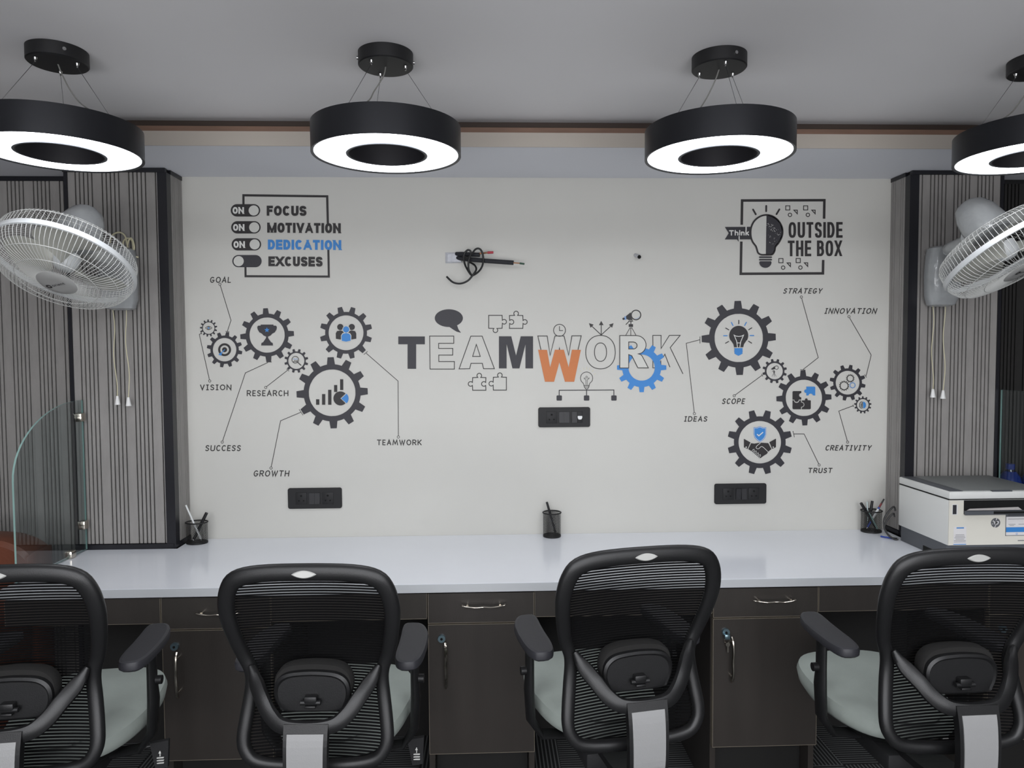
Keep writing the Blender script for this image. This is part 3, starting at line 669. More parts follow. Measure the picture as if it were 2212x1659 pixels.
Ro = [(1222, 890), (1222, 460)] + [(1440, 460)] + arc(1440, 585, 130, 125, -80, 60, 14) + [(1465, 703), (1500, 712), (1520, 735), (1600, 888), (1462, 888), (1400, 765), (1380, 727), (1340, 712), (1340, 890)]
Ri = [(1340, 545), (1400, 545)] + arc(1400, 592, 52, 46, -80, 80, 10) + [(1400, 638), (1340, 638)]
b = DM(*t4, 4); b.poly([(1222, 890), (1222, 460), (1440, 460), (1440, 545), (1340, 545), (1340, 638), (1400, 638), (1465, 703), (1500, 712), (1520, 735), (1600, 888), (1462, 888), (1400, 765), (1380, 727), (1340, 712), (1340, 890)])
b.poly([(1440, 460)] + arc(1440, 585, 130, 125, -80, 60, 14) + [(1465, 703), (1400, 638)] + list(reversed(arc(1400, 592, 52, 46, -80, 80, 10))) + [(1400, 545), (1440, 545)])
b.build('letter_ground', M['fill'], d)
b = DM(*t4, 5); b.line(Ro, lw, True); b.line(Ri, lw, True); b.build('letter', M['print_l'], d)
b = DM(*t4, 1); b.line([(1662, 610), (1660, 458), (1770, 458), (1770, 632), (1880, 458), (2023, 457), (1891, 620), (2060, 968)], lw); b.line([(1887, 880), (1820, 707), (1800, 745)], lw); b.line([(1662, 780), (1660, 888), (1690, 888)], lw); b.line([(1766, 790), (1768, 860)], lw); b.build('letter', M['print_l'], d)
g = gear('solid blue cogwheel decal tucked behind letters R and K', 1386.1, 794, 53.4, 42.2, 28.3, 12, 0, 'print_b', layer=2)
d = decal('speech_bubble_decal', 'solid charcoal speech bubble decal above letters T and E', 970, 690)
b = DM(*t3, 0); b.circ(796, 290, 187, 118); b.poly([(800, 405), (850, 440), (900, 470), (958, 485), (925, 440), (905, 385)]); b.build('bubble', M['print_d'], d)
def puzzle(label, x0, x1, y0, y1, tabs, c):
    """tabs: side -> (+1 out, -1 in, centre along side)"""
    dd = decal('jigsaw_decal', label, t3[0] + (x0 + x1) / 2 / t3[2], t3[1] + (y0 + y1) / 2 / t3[2], group=None)
    r = 31; nk = 22; P = []
    def side(ax, ay, bx, by, nx, ny, tab):
        P.append((ax, ay))
        if not tab: return
        mx, my = (ax + bx) / 2, (ay + by) / 2; L = math.hypot(bx - ax, by - ay); tx, ty = (bx - ax) / L, (by - ay) / L
        cx, cy = mx + nx * tab * 27, my + ny * tab * 27
        for i in range(13):
            a = math.radians(-140 + 280 * i / 12) 
            u = math.sin(a) * r; v = math.cos(a) * r * tab
            P.append((cx + tx * u + nx * v, cy + ty * u + ny * v))
    side(x0, y0, x1, y0, 0, -1, tabs[0]); side(x1, y0, x1, y1, 1, 0, tabs[1]); side(x1, y1, x0, y1, 0, 1, tabs[2]); side(x0, y1, x0, y0, -1, 0, tabs[3])
    DM(*t3, 0).line(P, 11, True).build('outline', M['print_l'], dd)
puzzle('outlined jigsaw piece decal above M, knob at its bottom edge', 1325, 1503, 253, 424, (0, 1, 1, 0), 0)
puzzle('outlined jigsaw piece decal above M, knob on top', 1600, 1778, 256, 426, (1, 1, 0, -1), 0)
puzzle('outlined jigsaw piece decal below A with a notch on right', 1112, 1288, 1080, 1247, (1, -1, 0, 1), 0)
puzzle('outlined jigsaw piece decal below M with plain right edge', 1387, 1560, 1075, 1245, (1, 0, 0, 1), 0)
d = decal('clock_decal', 'outlined clock face decal on top of letter W', 1208.7, 713.5)
b = DM(*t4, 0); b.ring(422, 390, 74, 84); b.line([(422, 335), (422, 394), (468, 394)], 9); b.build('clock_face', M['print_l'], d)
d = decal('arrows_decal', 'three spreading arrows decal on top of letter O', 1299, 708)
for a, h in (((975, 310), [(975, 265), (944, 322), (1007, 322)]), ((845, 330), [(812, 295), (876, 315), (833, 357)]), ((1108, 330), [(1139, 295), (1076, 315), (1120, 357)])):
    b = DM(*t4, 0); b.line([(975, 452), a], 11); b.poly(h); b.build('arrow', M['print_l'], d)
d = decal('telescope_decal', 'telescope on tripod decal standing on letter R', 1364, 697)
b = DM(*t4, 0); b.ring(1437, 187, 56, 70, ky=1); b.poly([(1368, 150), (1330, 180), (1305, 200), (1304, 235), (1340, 255), (1395, 256), (1375, 220), (1370, 180)]); b.circ(1272, 237, 16, n=20)
b.poly([(1338, 262), (1398, 262), (1398, 274), (1338, 274)]); b.line([(1369, 270), (1369, 310)], 12); b.poly([(1340, 308), (1398, 308), (1398, 346), (1340, 346)]); b.line([(1345, 270), (1302, 315)], 11)
for x0, x1 in ((1358, 1300), (1368, 1368), (1380, 1438)): b.line([(x0, 356), (x1, 458)], 8)
b.line([(1352, 357), (1388, 357)], 7); b.build('telescope', M['print_k'], d)
b = DM(*t4, 1); b.line([(1288, 205), (1292, 250)], 9); b.line([(1302, 202), (1306, 252)], 6); b.ring(1437, 187, 46, 49, 20, 20, 110); b.build('blue_detail', M['print_b'], d)
d = decal('bulb_chart_decal', 'light bulb decal over three linked squares, below letter O', 1267, 838)
b = DM(*t4, 1); b.line([(748, 1118), (735, 1090)] + arc(781, 1025, 81, 81, 145, 395, 30) + [(826, 1090), (814, 1118)], 8)
b.line([(740, 1124), (822, 1124)], 8); b.line([(748, 1126), (756, 1150), (770, 1170), (792, 1170), (808, 1150), (815, 1126)], 8); b.line([(752, 1140), (812, 1134)], 4); b.line([(758, 1156), (806, 1148)], 4)
b.line([(772, 1118), (772, 1045), (750, 1035), (748, 1022), (766, 1030)], 5); b.line([(790, 1118), (790, 1045), (812, 1035), (815, 1022), (796, 1030)], 5); b.line(arc(781, 1012, 11, 14, 100, 440, 14), 5); b.build('bulb', M['print_l'], d)
b = DM(*t4, 1); b.line([(418, 1255), (418, 1186), (1143, 1182), (1143, 1255)], 11); b.line([(781, 1176), (781, 1255)], 11)
for x in (418, 781, 1144):
    r = 12; b.poly(arc(x + 24, 1266, r, r, -90, 0, 4) + arc(x + 24, 1312, r, r, 0, 90, 4) + arc(x - 24, 1312, r, r, 90, 180, 4) + arc(x - 24, 1266, r, r, 180, 270, 4))
b.build('linked_squares', M['print_d'], d)
b = DM(*t4, 0)
for a in (-160, -135, -110, -90, -70, -45, -20): 
    A = math.radians(a); b.line([(781 + 100 * math.cos(A), 1010 + 100 * math.sin(A)), (781 + 130 * math.cos(A), 1010 + 130 * math.sin(A))], 4)
b.build('bulb_ray', M['yellow'], d)

# ---------------------------------------------------------------- desk and cabinets
YD = -0.60
YDn = YC - 0.008
GX0 = at(188, 1190, 1, YDn)[0]            # left glass plane
DXR = 2.6
dk = thing('desk', 'long glossy white worktop running along the printed wall', 'desk', (0.2, -0.3, 0))
DX0 = GX0 - 0.02
mb = MB(); o2 = [(DX0, YD), (DXR, YD), (DXR, 0.004), (XR1 + 0.006, 0.004), (XR1 + 0.006, YDn), (XR0 - 0.012, YDn), (XR0 - 0.012, -0.001), (XL1 + 0.006, -0.001), (XL1 + 0.006, YDn), (DX0, YDn)]
mb.prism(o2, DZ, DZ - 0.027, lambda x, y, z: (x, y, z)); mb.build('worktop', M['desk'], dk)
MB().box(DX0, DXR, YD - 0.0016, YD - 0.0001, DZ - 0.027, DZ - 0.0008).build('front_edge', M['deskedge'], dk)
ZD = DZ - 0.028
def xz(px, py): p = at(px, py, 1, YD + 0.01); return p.x, p.z
cabs = []
def handle_h(parent, x, z, L):
    pts = [(x - L / 2, YD - 0.012, z + 0.001), (x - L * .45, YD - 0.020, z + 0.0005), (x - L * .2, YD - 0.024, z - 0.003), (x, YD - 0.026, z - 0.001), (x + L * .2, YD - 0.024, z - 0.003), (x + L * .45, YD - 0.020, z + 0.001), (x + L / 2, YD - 0.012, z + 0.002)]
    mb = MB().tube(crom(pts, 5), (0.0022, 0.0045), 8, flat=(0, 1, 0))
    for s in (-1, 1): mb.cyl((x + s * L * .38, YD - 0.018, z), (x + s * L * .38, YD + 0.004, z), 0.004, n=10)
    return mb.build('handle', M['chrome'], parent)
def handle_v(parent, x, z0, z1):
    L = z1 - z0; pts = [(x, YD - 0.012, z1), (x + 0.001, YD - 0.022, z1 - L * .08), (x + 0.002, YD - 0.026, z1 - L * .3), (x + 0.001, YD - 0.024, z1 - L * .5), (x + 0.002, YD - 0.024, z0 + L * .25), (x + 0.001, YD - 0.018, z0 + L * .06), (x, YD - 0.010, z0)]
    mb = MB().tube(crom(pts, 5), [0.0045] * 4 + [0.005] * 22 + [0.004] * 5, 8)
    for q in (.12, .88): mb.cyl((x + 0.001, YD - 0.018, z0 + L * q), (x + 0.001, YD + 0.004, z0 + L * q), 0.004, n=10)
    return mb.build('handle', M['chrome'], parent)
CABL = ['dark cabinet with drawer behind the second chair from left', 'dark cabinet between the two middle chairs, fully in view', 'dark cabinet with keys hanging in its door lock', 'dark cabinet behind the rightmost chair']
def cabinet(i, pxl, pxr, pyt, pyd, hx, hy, lk, hv):
    x0 = xz(pxl, 1350)[0]; x1 = xz(pxr, 1350)[0]; zd = xz((pxl + pxr) / 2, pyd)[1]
    zb = 0.185
    c = thing('cabinet', CABL[i], 'cabinet', ((x0 + x1) / 2, -0.3, 0))
    MB().box(x0 + 0.004, x1 - 0.004, YD + 0.022, -0.16, zb, ZD - 0.001).build('body', M['cabin'], c)
    for xx in (x0, x1 - 0.018): MB().box(xx, xx + 0.018, YD + 0.0205, -0.159, 0.001, ZD - 0.0005).build('side_panel', M['cab'], c)
    MB().box(x0 + 0.02, x1 - 0.02, YD + 0.08, YD + 0.095, 0.001, zb - 0.001).build('plinth', M['cabin'], c)
    def front(name, z0, z1):
        f = MB().box(x0 + 0.003, x1 - 0.002, YD, YD + 0.018, z0, z1).build(name, M['cab'], c)
        mb = MB(); e = 0.0014; yy0, yy1 = YD - 0.0006, YD + 0.0175
        mb.box(x0 + 0.002, x0 + 0.0034, yy0, yy1, z0, z1); mb.box(x1 - 0.0024, x1 - 0.001, yy0, yy1, z0, z1)
        mb.box(x0 + 0.002, x1 - 0.001, yy0, yy1, z0 - e, z0); 
        if name == 'door': mb.box(x0 + 0.002, x1 - 0.001, yy0, yy1, z1, z1 + e)
        mb.build('edge_band', M['band'], f); return f
    dr = front('drawer', zd + 0.004, ZD - 0.003); do = front('door', zb, zd - 0.003)
    p = xz(hx, hy); handle_h(dr, p[0], p[1], 0.136)
    p = xz(*lk); q = MB().cyl((p[0], YD + 0.001, p[1]), (p[0], YD - 0.008, p[1]), 0.0125, 0.0118, 24).build('lock', M['brass'], do)
    MB().cyl((p[0], YD - 0.0082, p[1]), (p[0], YD - 0.0088, p[1]), 0.0042, n=12).box(p[0] - 0.0012, p[0] + 0.0012, YD - 0.0092, YD - 0.0088, p[1] - 0.004, p[1] + 0.004).build('lock_face', M['hole'], do)
    z1 = xz(hv[0], hv[1])[1]; z0 = xz(hv[0], hv[2])[1]; handle_v(do, xz(hv[0], hv[1])[0], z0, z1)
    cabs.append((x0, x1)); return p
cabinet(0, 351, 588, 1280, 1357, 478, 1318, (381, 1393), (388, 1404, 1500))
cabinet(1, 924, 1154, 1262, 1344, 1045, 1302, (954.5, 1376), (963, 1384, 1480))
lkp = cabinet(2, 1537, 1764, 1254, 1331.5, 1667, 1291, (1565, 1362), (1576, 1371, 1466))
cabinet(3, 2130, 2360, 1250, 1325, 2238, 1280, (2160, 1355), (2170, 1362, 1460))
kx, kz = lkp
kk = thing('key_set', 'two keys on a ring hanging from the cabinet lock', 'keys', (kx, YD - 0.01, kz))
MB().rbox(kx - 0.009, kx + 0.009, YD - 0.022, YD - 0.0095, kz - 0.018, kz - 0.002, 0.003).build('key_head', M['brass'], kk)
MB().tube(crom([(kx + 0.008 * math.sin(a), YD - 0.014, kz - 0.024 + 0.008 * math.cos(a)) for a in [i * PI / 5 for i in range(10)]], 2, True), 0.0007, 6, True).build('key_ring', M['chrome'], kk)
MB().box(kx + 0.001, kx + 0.006, YD - 0.0145, YD - 0.013, kz - 0.062, kz - 0.032).cyl((kx + 0.0035, YD - 0.015, kz - 0.036), (kx + 0.0035, YD - 0.0125, kz - 0.036), 0.007, n=16).build('key_blade', M['chrome'], kk)
AP = ['apron board under worktop left of the first cabinet', 'apron board behind the second chair', 'apron board behind the third chair', 'apron board behind the rightmost chair', 'apron board right of the last cabinet']
edges = [(DX0 + 0.02, cabs[0][0]), (cabs[0][1], cabs[1][0]), (cabs[1][1], cabs[2][0]), (cabs[2][1], cabs[3][0]), (cabs[3][1], DXR)]
for i, ((a, b_), pb) in enumerate(zip(edges, (1331, 1314, 1307, 1297, 1297))):
    zb = xz(1050, pb + (0, 0, 2, 6, 6)[i])[1]
    zb = ZD - 0.082
    t = thing('apron_board', 'dark laminate ' + AP[i], 'apron', ((a + b_) / 2, YD, zb))
    MB().box(a + 0.003, b_ - 0.002, YD, YD + 0.018, zb, ZD - 0.002).build('board', M['cab'], t)
    mb = MB(); mb.box(a + 0.002, b_ - 0.002, YD - 0.0006, YD + 0.0175, zb - 0.0014, zb - 0.0001)
    for xx in (a + 0.0018, b_ - 0.0018): mb.box(xx - 0.0006, xx + 0.0006, YD - 0.0006, YD + 0.0175, zb, ZD - 0.003)
    mb.build('edge_band', M['band'], t)
t = thing('modesty_panel', 'black back panel closing the knee spaces beneath the worktop', 'panel', (0.3, -0.06, 0))
MB().box(DX0 + 0.02, DXR, -0.155, -0.14, 0.16, ZD - 0.0006).build('board', M['cabin'], t)
mb = MB()
for x0, x1 in cabs: pass
MB().box(DX0 + 0.02, DXR, -0.152, -0.143, 0.001, 0.159).build('skirt', M['cabin'], t)

# ---------------------------------------------------------------- glass partitions
def pane(label, x, far, near, ztop, rounded):
    p = thing('glass_partition', label, 'glass partition', (x, (far + near) / 2, DZ))
    z0 = DZ + 0.004
    if rounded:
        out = [(far, z0), (far, ztop)] + [(near + (far - near) * (1 - .78 * math.sin(a)) - 0.0, z0 + (ztop - z0) * (1 - 0.36 * (1 - math.cos(a)))) for a in []]
        R1 = (far - near) * 0.93; R2 = (ztop - z0) * 0.42
        out += [(near + R1 - R1 * math.sin(a), ztop - R2 + R2 * math.cos(a)) for a in [i * PI / 2 / 16 for i in range(17)]] + [(near, z0)]
    else: out = [(far, z0), (far, ztop), (near, ztop), (near, z0)]
    h = 0.003
    MB().add([(x + h, y, z) for y, z in out], [tuple(range(len(out)))]).add([(x - h, y, z) for y, z in out], [tuple(range(len(out)))]).build('pane', M['glass'], p)
    n = len(out); mb = MB(); mb.add([(x + h, y, z) for y, z in out] + [(x - h, y, z) for y, z in out], [(i, (i + 1) % n, n + (i + 1) % n, n + i) for i in range(n)]); mb.build('polished_edge', M['gedge'], p)
    for (yy, zz) in ((far - 0.02, DZ + 0.5), (far - 0.02, DZ + 0.10))[0 if rounded else 1:]:
        MB().rbox(x - 0.012, x + 0.014, yy - 0.012, yy + 0.018, zz - 0.016, zz + 0.016, 0.004).build('clamp', M['chrome'], p)
    MB().rbox(x - 0.012, x + 0.014, far - 0.12, far - 0.088, DZ + 0.0005, DZ + 0.028, 0.005).build('clamp', M['chrome'], p)
    return p
zt = at(178, 864, 1, YDn).z
pane('rounded glass partition standing on the worktop\'s left end', GX0, YDn - 0.002, YDn - 0.40, zt, True)
gx = at(2163, 842, 1, YDn)
pane('square-topped glass partition at right of worktop behind printer', max(gx.x, XR1 - 0.04), YDn - 0.002, YD + 0.05, gx.z, False)

# ---------------------------------------------------------------- ring pendant lamps
ring_emit = bpy.data.materials.new('lamp_diffuser'); ring_emit.use_nodes = True
pn = ring_emit.node_tree.nodes['Principled BSDF']; pn.inputs['Base Color'].default_value = (0.9, 0.9, 0.9, 1)
pn.inputs['Emission Color'].default_value = (0.93, 0.95, 1.0, 1); pn.inputs['Emission Strength'].default_value = LAMP
ZR = 2.041
ZCL = 2.334
def make_lamp(label, x, y, rz, hang=0.0):
    L0 = thing('pendant_lamp', label, 'pendant lamp', (0, 0, 0), 'black ring pendant lamps in a row')
    R = 0.2155; H = 0.082; n = 72
    MB().lathe([(R, ZR), (R, ZR + H), (R - 0.012, ZR + H + 0.0015), (0.112, ZR + H + 0.0015), (0.112, ZR + H - 0.002), (R - 0.0085, ZR + H - 0.002), (R - 0.0085, ZR + 0.002), (R - 0.003, ZR), (R, ZR)], n).build('outer_band', M['lampbody'], L0)
    MB().lathe([(0.1085, ZR + 0.001), (0.1085, ZR + H), (0.1115, ZR + H), (0.1115, ZR + 0.001), (0.1085, ZR + 0.001)], n).build('inner_band', M['lampin'], L0)
    MB().lathe([(0.118, ZR + 0.0035), (R - 0.009, ZR + 0.0035), (R - 0.009, ZR + 0.006), (0.118, ZR + 0.006), (0.118, ZR + 0.0035)], n).build('diffuser', ring_emit, L0)
    MB().lathe([(0.1118, ZR + 0.0005), (0.1175, ZR + 0.0005), (0.1175, ZR + 0.005), (0.1118, ZR + 0.005), (0.1118, ZR + 0.0005)], n).build('inner_lip', M['prd'], L0)
    zc = ZCL - 0.039
    cn = MB().lathe([(0.001, zc), (0.076, zc), (0.079, zc + 0.003), (0.079, ZCL - 0.0005), (0.001, ZCL - 0.0005)], 56).build('canopy', M['canopy'], L0)
    rs = 0.058
    for k, a in enumerate((math.radians(-6), math.radians(114), math.radians(234))):
        cx_, cy_ = rs * math.cos(a), rs * math.sin(a)
        MB().cyl((cx_, cy_, zc), (cx_, cy_, zc - 0.006), 0.006, 0.004, 12).cyl((cx_, cy_, zc - 0.006), (cx_, cy_, zc - 0.012), 0.0025, n=8).build('screw', M['screw'], cn)
        ex, ey = 0.165 * math.cos(a), 0.165 * math.sin(a)
        MB().tube([(cx_, cy_, zc - 0.01), (ex, ey, ZR + H)], 0.00075, 6).build('hanging_wire', M['wire'], L0)
    for a in (0.2, PI + 0.2): MB().cyl((0.078 * math.cos(a), 0.078 * math.sin(a), ZCL - 0.02), (0.083 * math.cos(a), 0.083 * math.sin(a), ZCL - 0.02), 0.005, n=10).build('screw', M['screw'], cn)
    a = -PI / 2 - 0.5
    MB().tube(crom([(0, 0, zc + 0.002), (-0.006, -0.01, zc - 0.03), (-0.03, -0.03, zc - 0.08), (-0.045, -0.06, zc - 0.12), (-0.09, -0.13, ZR + H)], 8), 0.002, 8).build('power_cable', M['cable'], L0)
    for o in L0.children_recursive:                          # 0.38 m rings: bring the nominal size down about eye level
        o.data.transform(Matrix.Translation((0, 0, 1.467)) @ Matrix.Diagonal((KL, KL, KL, 1)) @ Matrix.Translation((0, 0, -1.467)))
    L0.location = (x, y, 0); L0.rotation_euler = (0, 0, rz)
    return L0
lamp = make_lamp('second black ring pendant lamp from left, left of the wiring stub', -0.288 * KL, -2.83 + 2.12 * KL, 0)
for lb, x, rz in (('leftmost black ring pendant lamp over the left fan', -1.22, 2.094), ('third black ring pendant lamp from left, left of the think print', 0.69, -1.47), ('rightmost black ring pendant lamp, cut by the picture edge', 1.655, -1.2)):
    c = copy_tree(lamp); c.location = (x * KL, -2.83 + 2.12 * KL, 0); c.rotation_euler = (0, 0, rz); c['label'] = lb
# (room_light: unseen area lights added behind the viewpoint, standing in for further lamps)

# ---------------------------------------------------------------- wall fans
def make_fan():
    """built about the cage centre: +z is the way the fan blows"""
    root = thing('wall_fan', 'x', 'fan', (0, 0, 0))
    Rm = 0.200
    MB().lathe([(Rm - 0.002, -0.009), (Rm + 0.003, -0.008), (Rm + 0.005, 0), (Rm + 0.003, 0.008), (Rm - 0.002, 0.009), (Rm - 0.003, 0), (Rm - 0.002, -0.009)], 96).build('cage_rim', M['fan'], root)
    def wires(prof, n, r, z_rings):
        mb = MB()
        for k in range(n):
            a = 2 * PI * k / n
            pts = [(p * math.cos(a + tw), p * math.sin(a + tw), z) for p, z, tw in prof]
            mb.tube(pts, r, 4, cap=False)
        for p, z in z_rings: mb.tube([(p * math.cos(2 * PI * j / 72), p * math.sin(2 * PI * j / 72), z) for j in range(72)], r * 1.2, 5, closed=True)
        return mb
    fprof = [(0.054, 0.073, -0.04), (0.085, 0.0735, -0.03), (0.115, 0.070, -0.02), (0.145, 0.063, 0), (0.168, 0.055, 0), (0.185, 0.042, 0), (0.196, 0.022, 0), (Rm, 0.004, 0)]
    wires(fprof, 92, 0.0009, [(0.115, 0.0705), (0.168, 0.0555)]).build('front_grille', M['fanw'], root, kind='stuff')
    rprof = [(0.062, -0.082, 0), (0.12, -0.078, 0), (0.165, -0.070, 0), (0.186, -0.058, 0), (0.194, -0.045, 0), (0.197, -0.02, 0), (Rm, -0.004, 0)]
    wires(rprof, 88, 0.0008, [(0.12, -0.078), (0.165, -0.07), (0.194, -0.047)]).build('rear_grille', M['fanw'], root, kind='stuff')
    h = MB().lathe([(0.0005, 0.080), (0.03, 0.0797), (0.050, 0.078), (0.057, 0.073), (0.056, 0.069), (0.0005, 0.068)], 48).build('grille_badge', M['hub'], root)
    lg = MB(); A = [(math.cos(2 * PI * i / 24), math.sin(2 * PI * i / 24)) for i in range(24)]
    zz = 0.0811
    sq = lambda c: math.copysign(abs(c) ** 0.7, c)
    lg.add([(-0.028 + 0.0085 * sq(c), 0.0 + 0.0078 * sq(s), zz) for c, s in A] + [(-0.028 + 0.0042 * sq(c), 0.0 + 0.0036 * sq(s), zz) for c, s in A], [(i, (i + 1) % 24, 24 + (i + 1) % 24, 24 + i) for i in range(24)])
    class FL(DM):
        def P(s, p): return Vector((p[0], -p[1], zz))
    tx = FL(); text(tx, 'orient', -0.014, 0.034, 0.004, 0.004, 0.010, 0.0016, gap=.2, style='low') ; tx.v = list(tx.v)
    tx.build('badge_word', M['print_d'], root); lg.build('badge_ring', M['print_k'], root)
    # blades
    for k in range(3):
        a0 = 2 * PI * k / 3 + 0.5; rows = []
        for i in range(9):
            r = 0.035 + (0.178 - 0.035) * i / 8; wdt = (0.35 + 0.75 * math.sin(PI * min(1, (i + 1.2) / 7.5) * 0.62) * 1.15) * (1 if i < 7 else (0.86 if i == 7 else 0.6))
            row = []
            for j in range(7):
                u = j / 6 - 0.5; a = a0 + u * wdt * 1.15 + 0.25 * i / 8
                row.append((r * math.cos(a), r * math.sin(a), -0.012 + u * 0.055 * (0.4 + 0.6 * (1 - i / 8)) * 1.2))
            rows.append(row)
        vs = [p for r_ in rows for p in r_]; nn = len(vs)
        fs = [(i * 7 + j, i * 7 + j + 1, (i + 1) * 7 + j + 1, (i + 1) * 7 + j) for i in range(8) for j in range(6)]
        MB().add(vs, fs, True).build('blade', M['blade'], root)
    MB().lathe([(0.0005, 0.022), (0.016, 0.021), (0.030, 0.012), (0.036, -0.004), (0.037, -0.03), (0.0005, -0.032)], 40).build('blade_hub', M['fan'], root)
    # motor housing, bagged in clear film
    mb = MB(); rings = []
    for z, rx, ry in ((-0.078, .054, .054), (-0.085, .066, .062), (-0.12, .068, .064), (-0.165, .062, .058), (-0.20, .050, .044), (-0.212, .036, .030)):
        rings.append([(rx * math.copysign(abs(math.cos(t)) ** 0.8, math.cos(t)), ry * math.copysign(abs(math.sin(t)) ** 0.8, math.sin(t)), z) for t in [2 * PI * i / 20 for i in range(20)]])
    mb.ring_loft(rings); mb.build('motor_housing', M['motor'], root)
    return root
def place_fan(root, label, ctr, axis, base, swing, film):
    root['label'] = label
    z = Vector(axis).normalized(); x = Vector((1, 0, 0)); x = (x - z * x.dot(z)).normalized(); y = z.cross(x)
    Rm = Matrix((x, y, z)).transposed()
    q = Rm.to_quaternion() @ Quaternion((0, 0, 1), swing)
    T = Matrix.Translation(Vector(ctr)) @ q.to_matrix().to_4x4()
    for ch in root.children:
        m = ch.data.copy(); m.transform(T); ch.data = m
        m.transform(Matrix.Translation(-Vector((base[0], YC, base[2]))))
    root.location = (base[0], YC, base[2])
    bx, by, bz = base
    # wall base: a tall pod with rounded bottom
    w0 = 0.062; pts = []
    rings = []
    for zz, hw, dp in ((-0.118, .030, .040), (-0.112, .048, .058), (-0.08, .060, .072), (0.0, .064, .082), (0.07, .060, .086), (0.10, .054, .078), (0.108, .040, .060)):
        rings.append([(bx + hw * math.copysign(abs(math.cos(t)) ** .6, math.cos(t)), YC - 0.002 - dp / 2 - dp / 2 * math.copysign(abs(math.sin(t)) ** .6, math.sin(t)), bz + zz) for t in [2 * PI * i / 24 for i in range(24)]])
    MB().ring_loft(rings).build('wall_base', film, root)
    mc = Vector(ctr) - z * 0.13
    MB().tube(crom([(bx, YC - 0.045, bz + 0.07), (bx + (mc.x - bx) * .2, YC - 0.12, bz + 0.09), (mc.x * .8 + bx * .2, (mc.y + YC) / 2, mc.z - 0.06), tuple(mc + Vector((0, 0.03, -0.045)))], 6), 0.024, 12).build('neck', M['motor'], root)
    MB().cyl(mc + Vector((-0.035, 0.03, -0.04)), mc + Vector((0.035, 0.03, -0.04)), 0.026, n=20).build('tilt_joint', M['fan'], root)
    for k, (dx, ln, ph) in enumerate(((-0.030, 0.32, 0), (0.015, 0.325, 1.5))):
        x0 = bx + dx; z1 = bz - 0.116; pts = [(x0 + 0.004 * math.sin(ph + i * 1.1) + 0.004 * i / 7, YC - 0.032, z1 - ln * i / 8) for i in range(9)]
        s = MB().tube(crom(pts, 3), 0.0016, 6).build('pull_cord', M['cord'], root)
        e = pts[-1]
        MB().cyl((e[0], e[1], e[2] + 0.004), (e[0], e[1], e[2] - 0.028), 0.0042, 0.0098, 16).build('cord_pull', M['white'], s)
    return root
f1 = make_fan()
f2 = copy_tree(f1)
place_fan(f1, 'white wall fan on the left panelled column with coiled cord beside it', (-1.307, -.556, 1.7475), (-.076, -.501, -.862), (-1.338, 0, 1.745), 0.35, M['motor'])
cr = []
cc = at(272, 535, 1, YC - 0.02)
def loop(cx_, cz_, rx, rz, a0, a1, n, yy):
    return [(cx_ + rx * math.cos(math.radians(a0 + (a1 - a0) * i / n)), yy - 0.004 * (i % 3), cz_ + rz * math.sin(math.radians(a0 + (a1 - a0) * i / n))) for i in range(n + 1)]
def WP(px, py, yy=-0.15): return tuple(at(px, py, 1, yy))
pc = [WP(240, 560), WP(238, 525), WP(243, 508), WP(258, 502), WP(270, 510), WP(275, 530), WP(284, 552), WP(288, 540), WP(285, 520), WP(274, 515), WP(266, 524), WP(270, 545), WP(282, 553), WP(290, 535, -.155), WP(284, 515, -.155), WP(277, 522, -.155), WP(275, 545, -.155), WP(284, 556, -.155)]
MB().tube(crom(pc, 5), 0.0030, 8).build('power_cord', M['cord'], f1)
MB().tube(crom([WP(276, 552, -.158), WP(288, 553, -.158), WP(299, 556, -.15)], 4), 0.003, 8).tube(crom([WP(280, 545, -.158), WP(285, 561, -.158), WP(291, 561, -.15)], 4), 0.003, 8).build('cord_tie', M['cord'], f1)
place_fan(f2, 'white wall fan on the right panelled column, cut by picture edge', (1.687, -.560, 1.779), (.337, -.447, -.829), (1.728, 0, 1.748), -0.3, M['motor'])

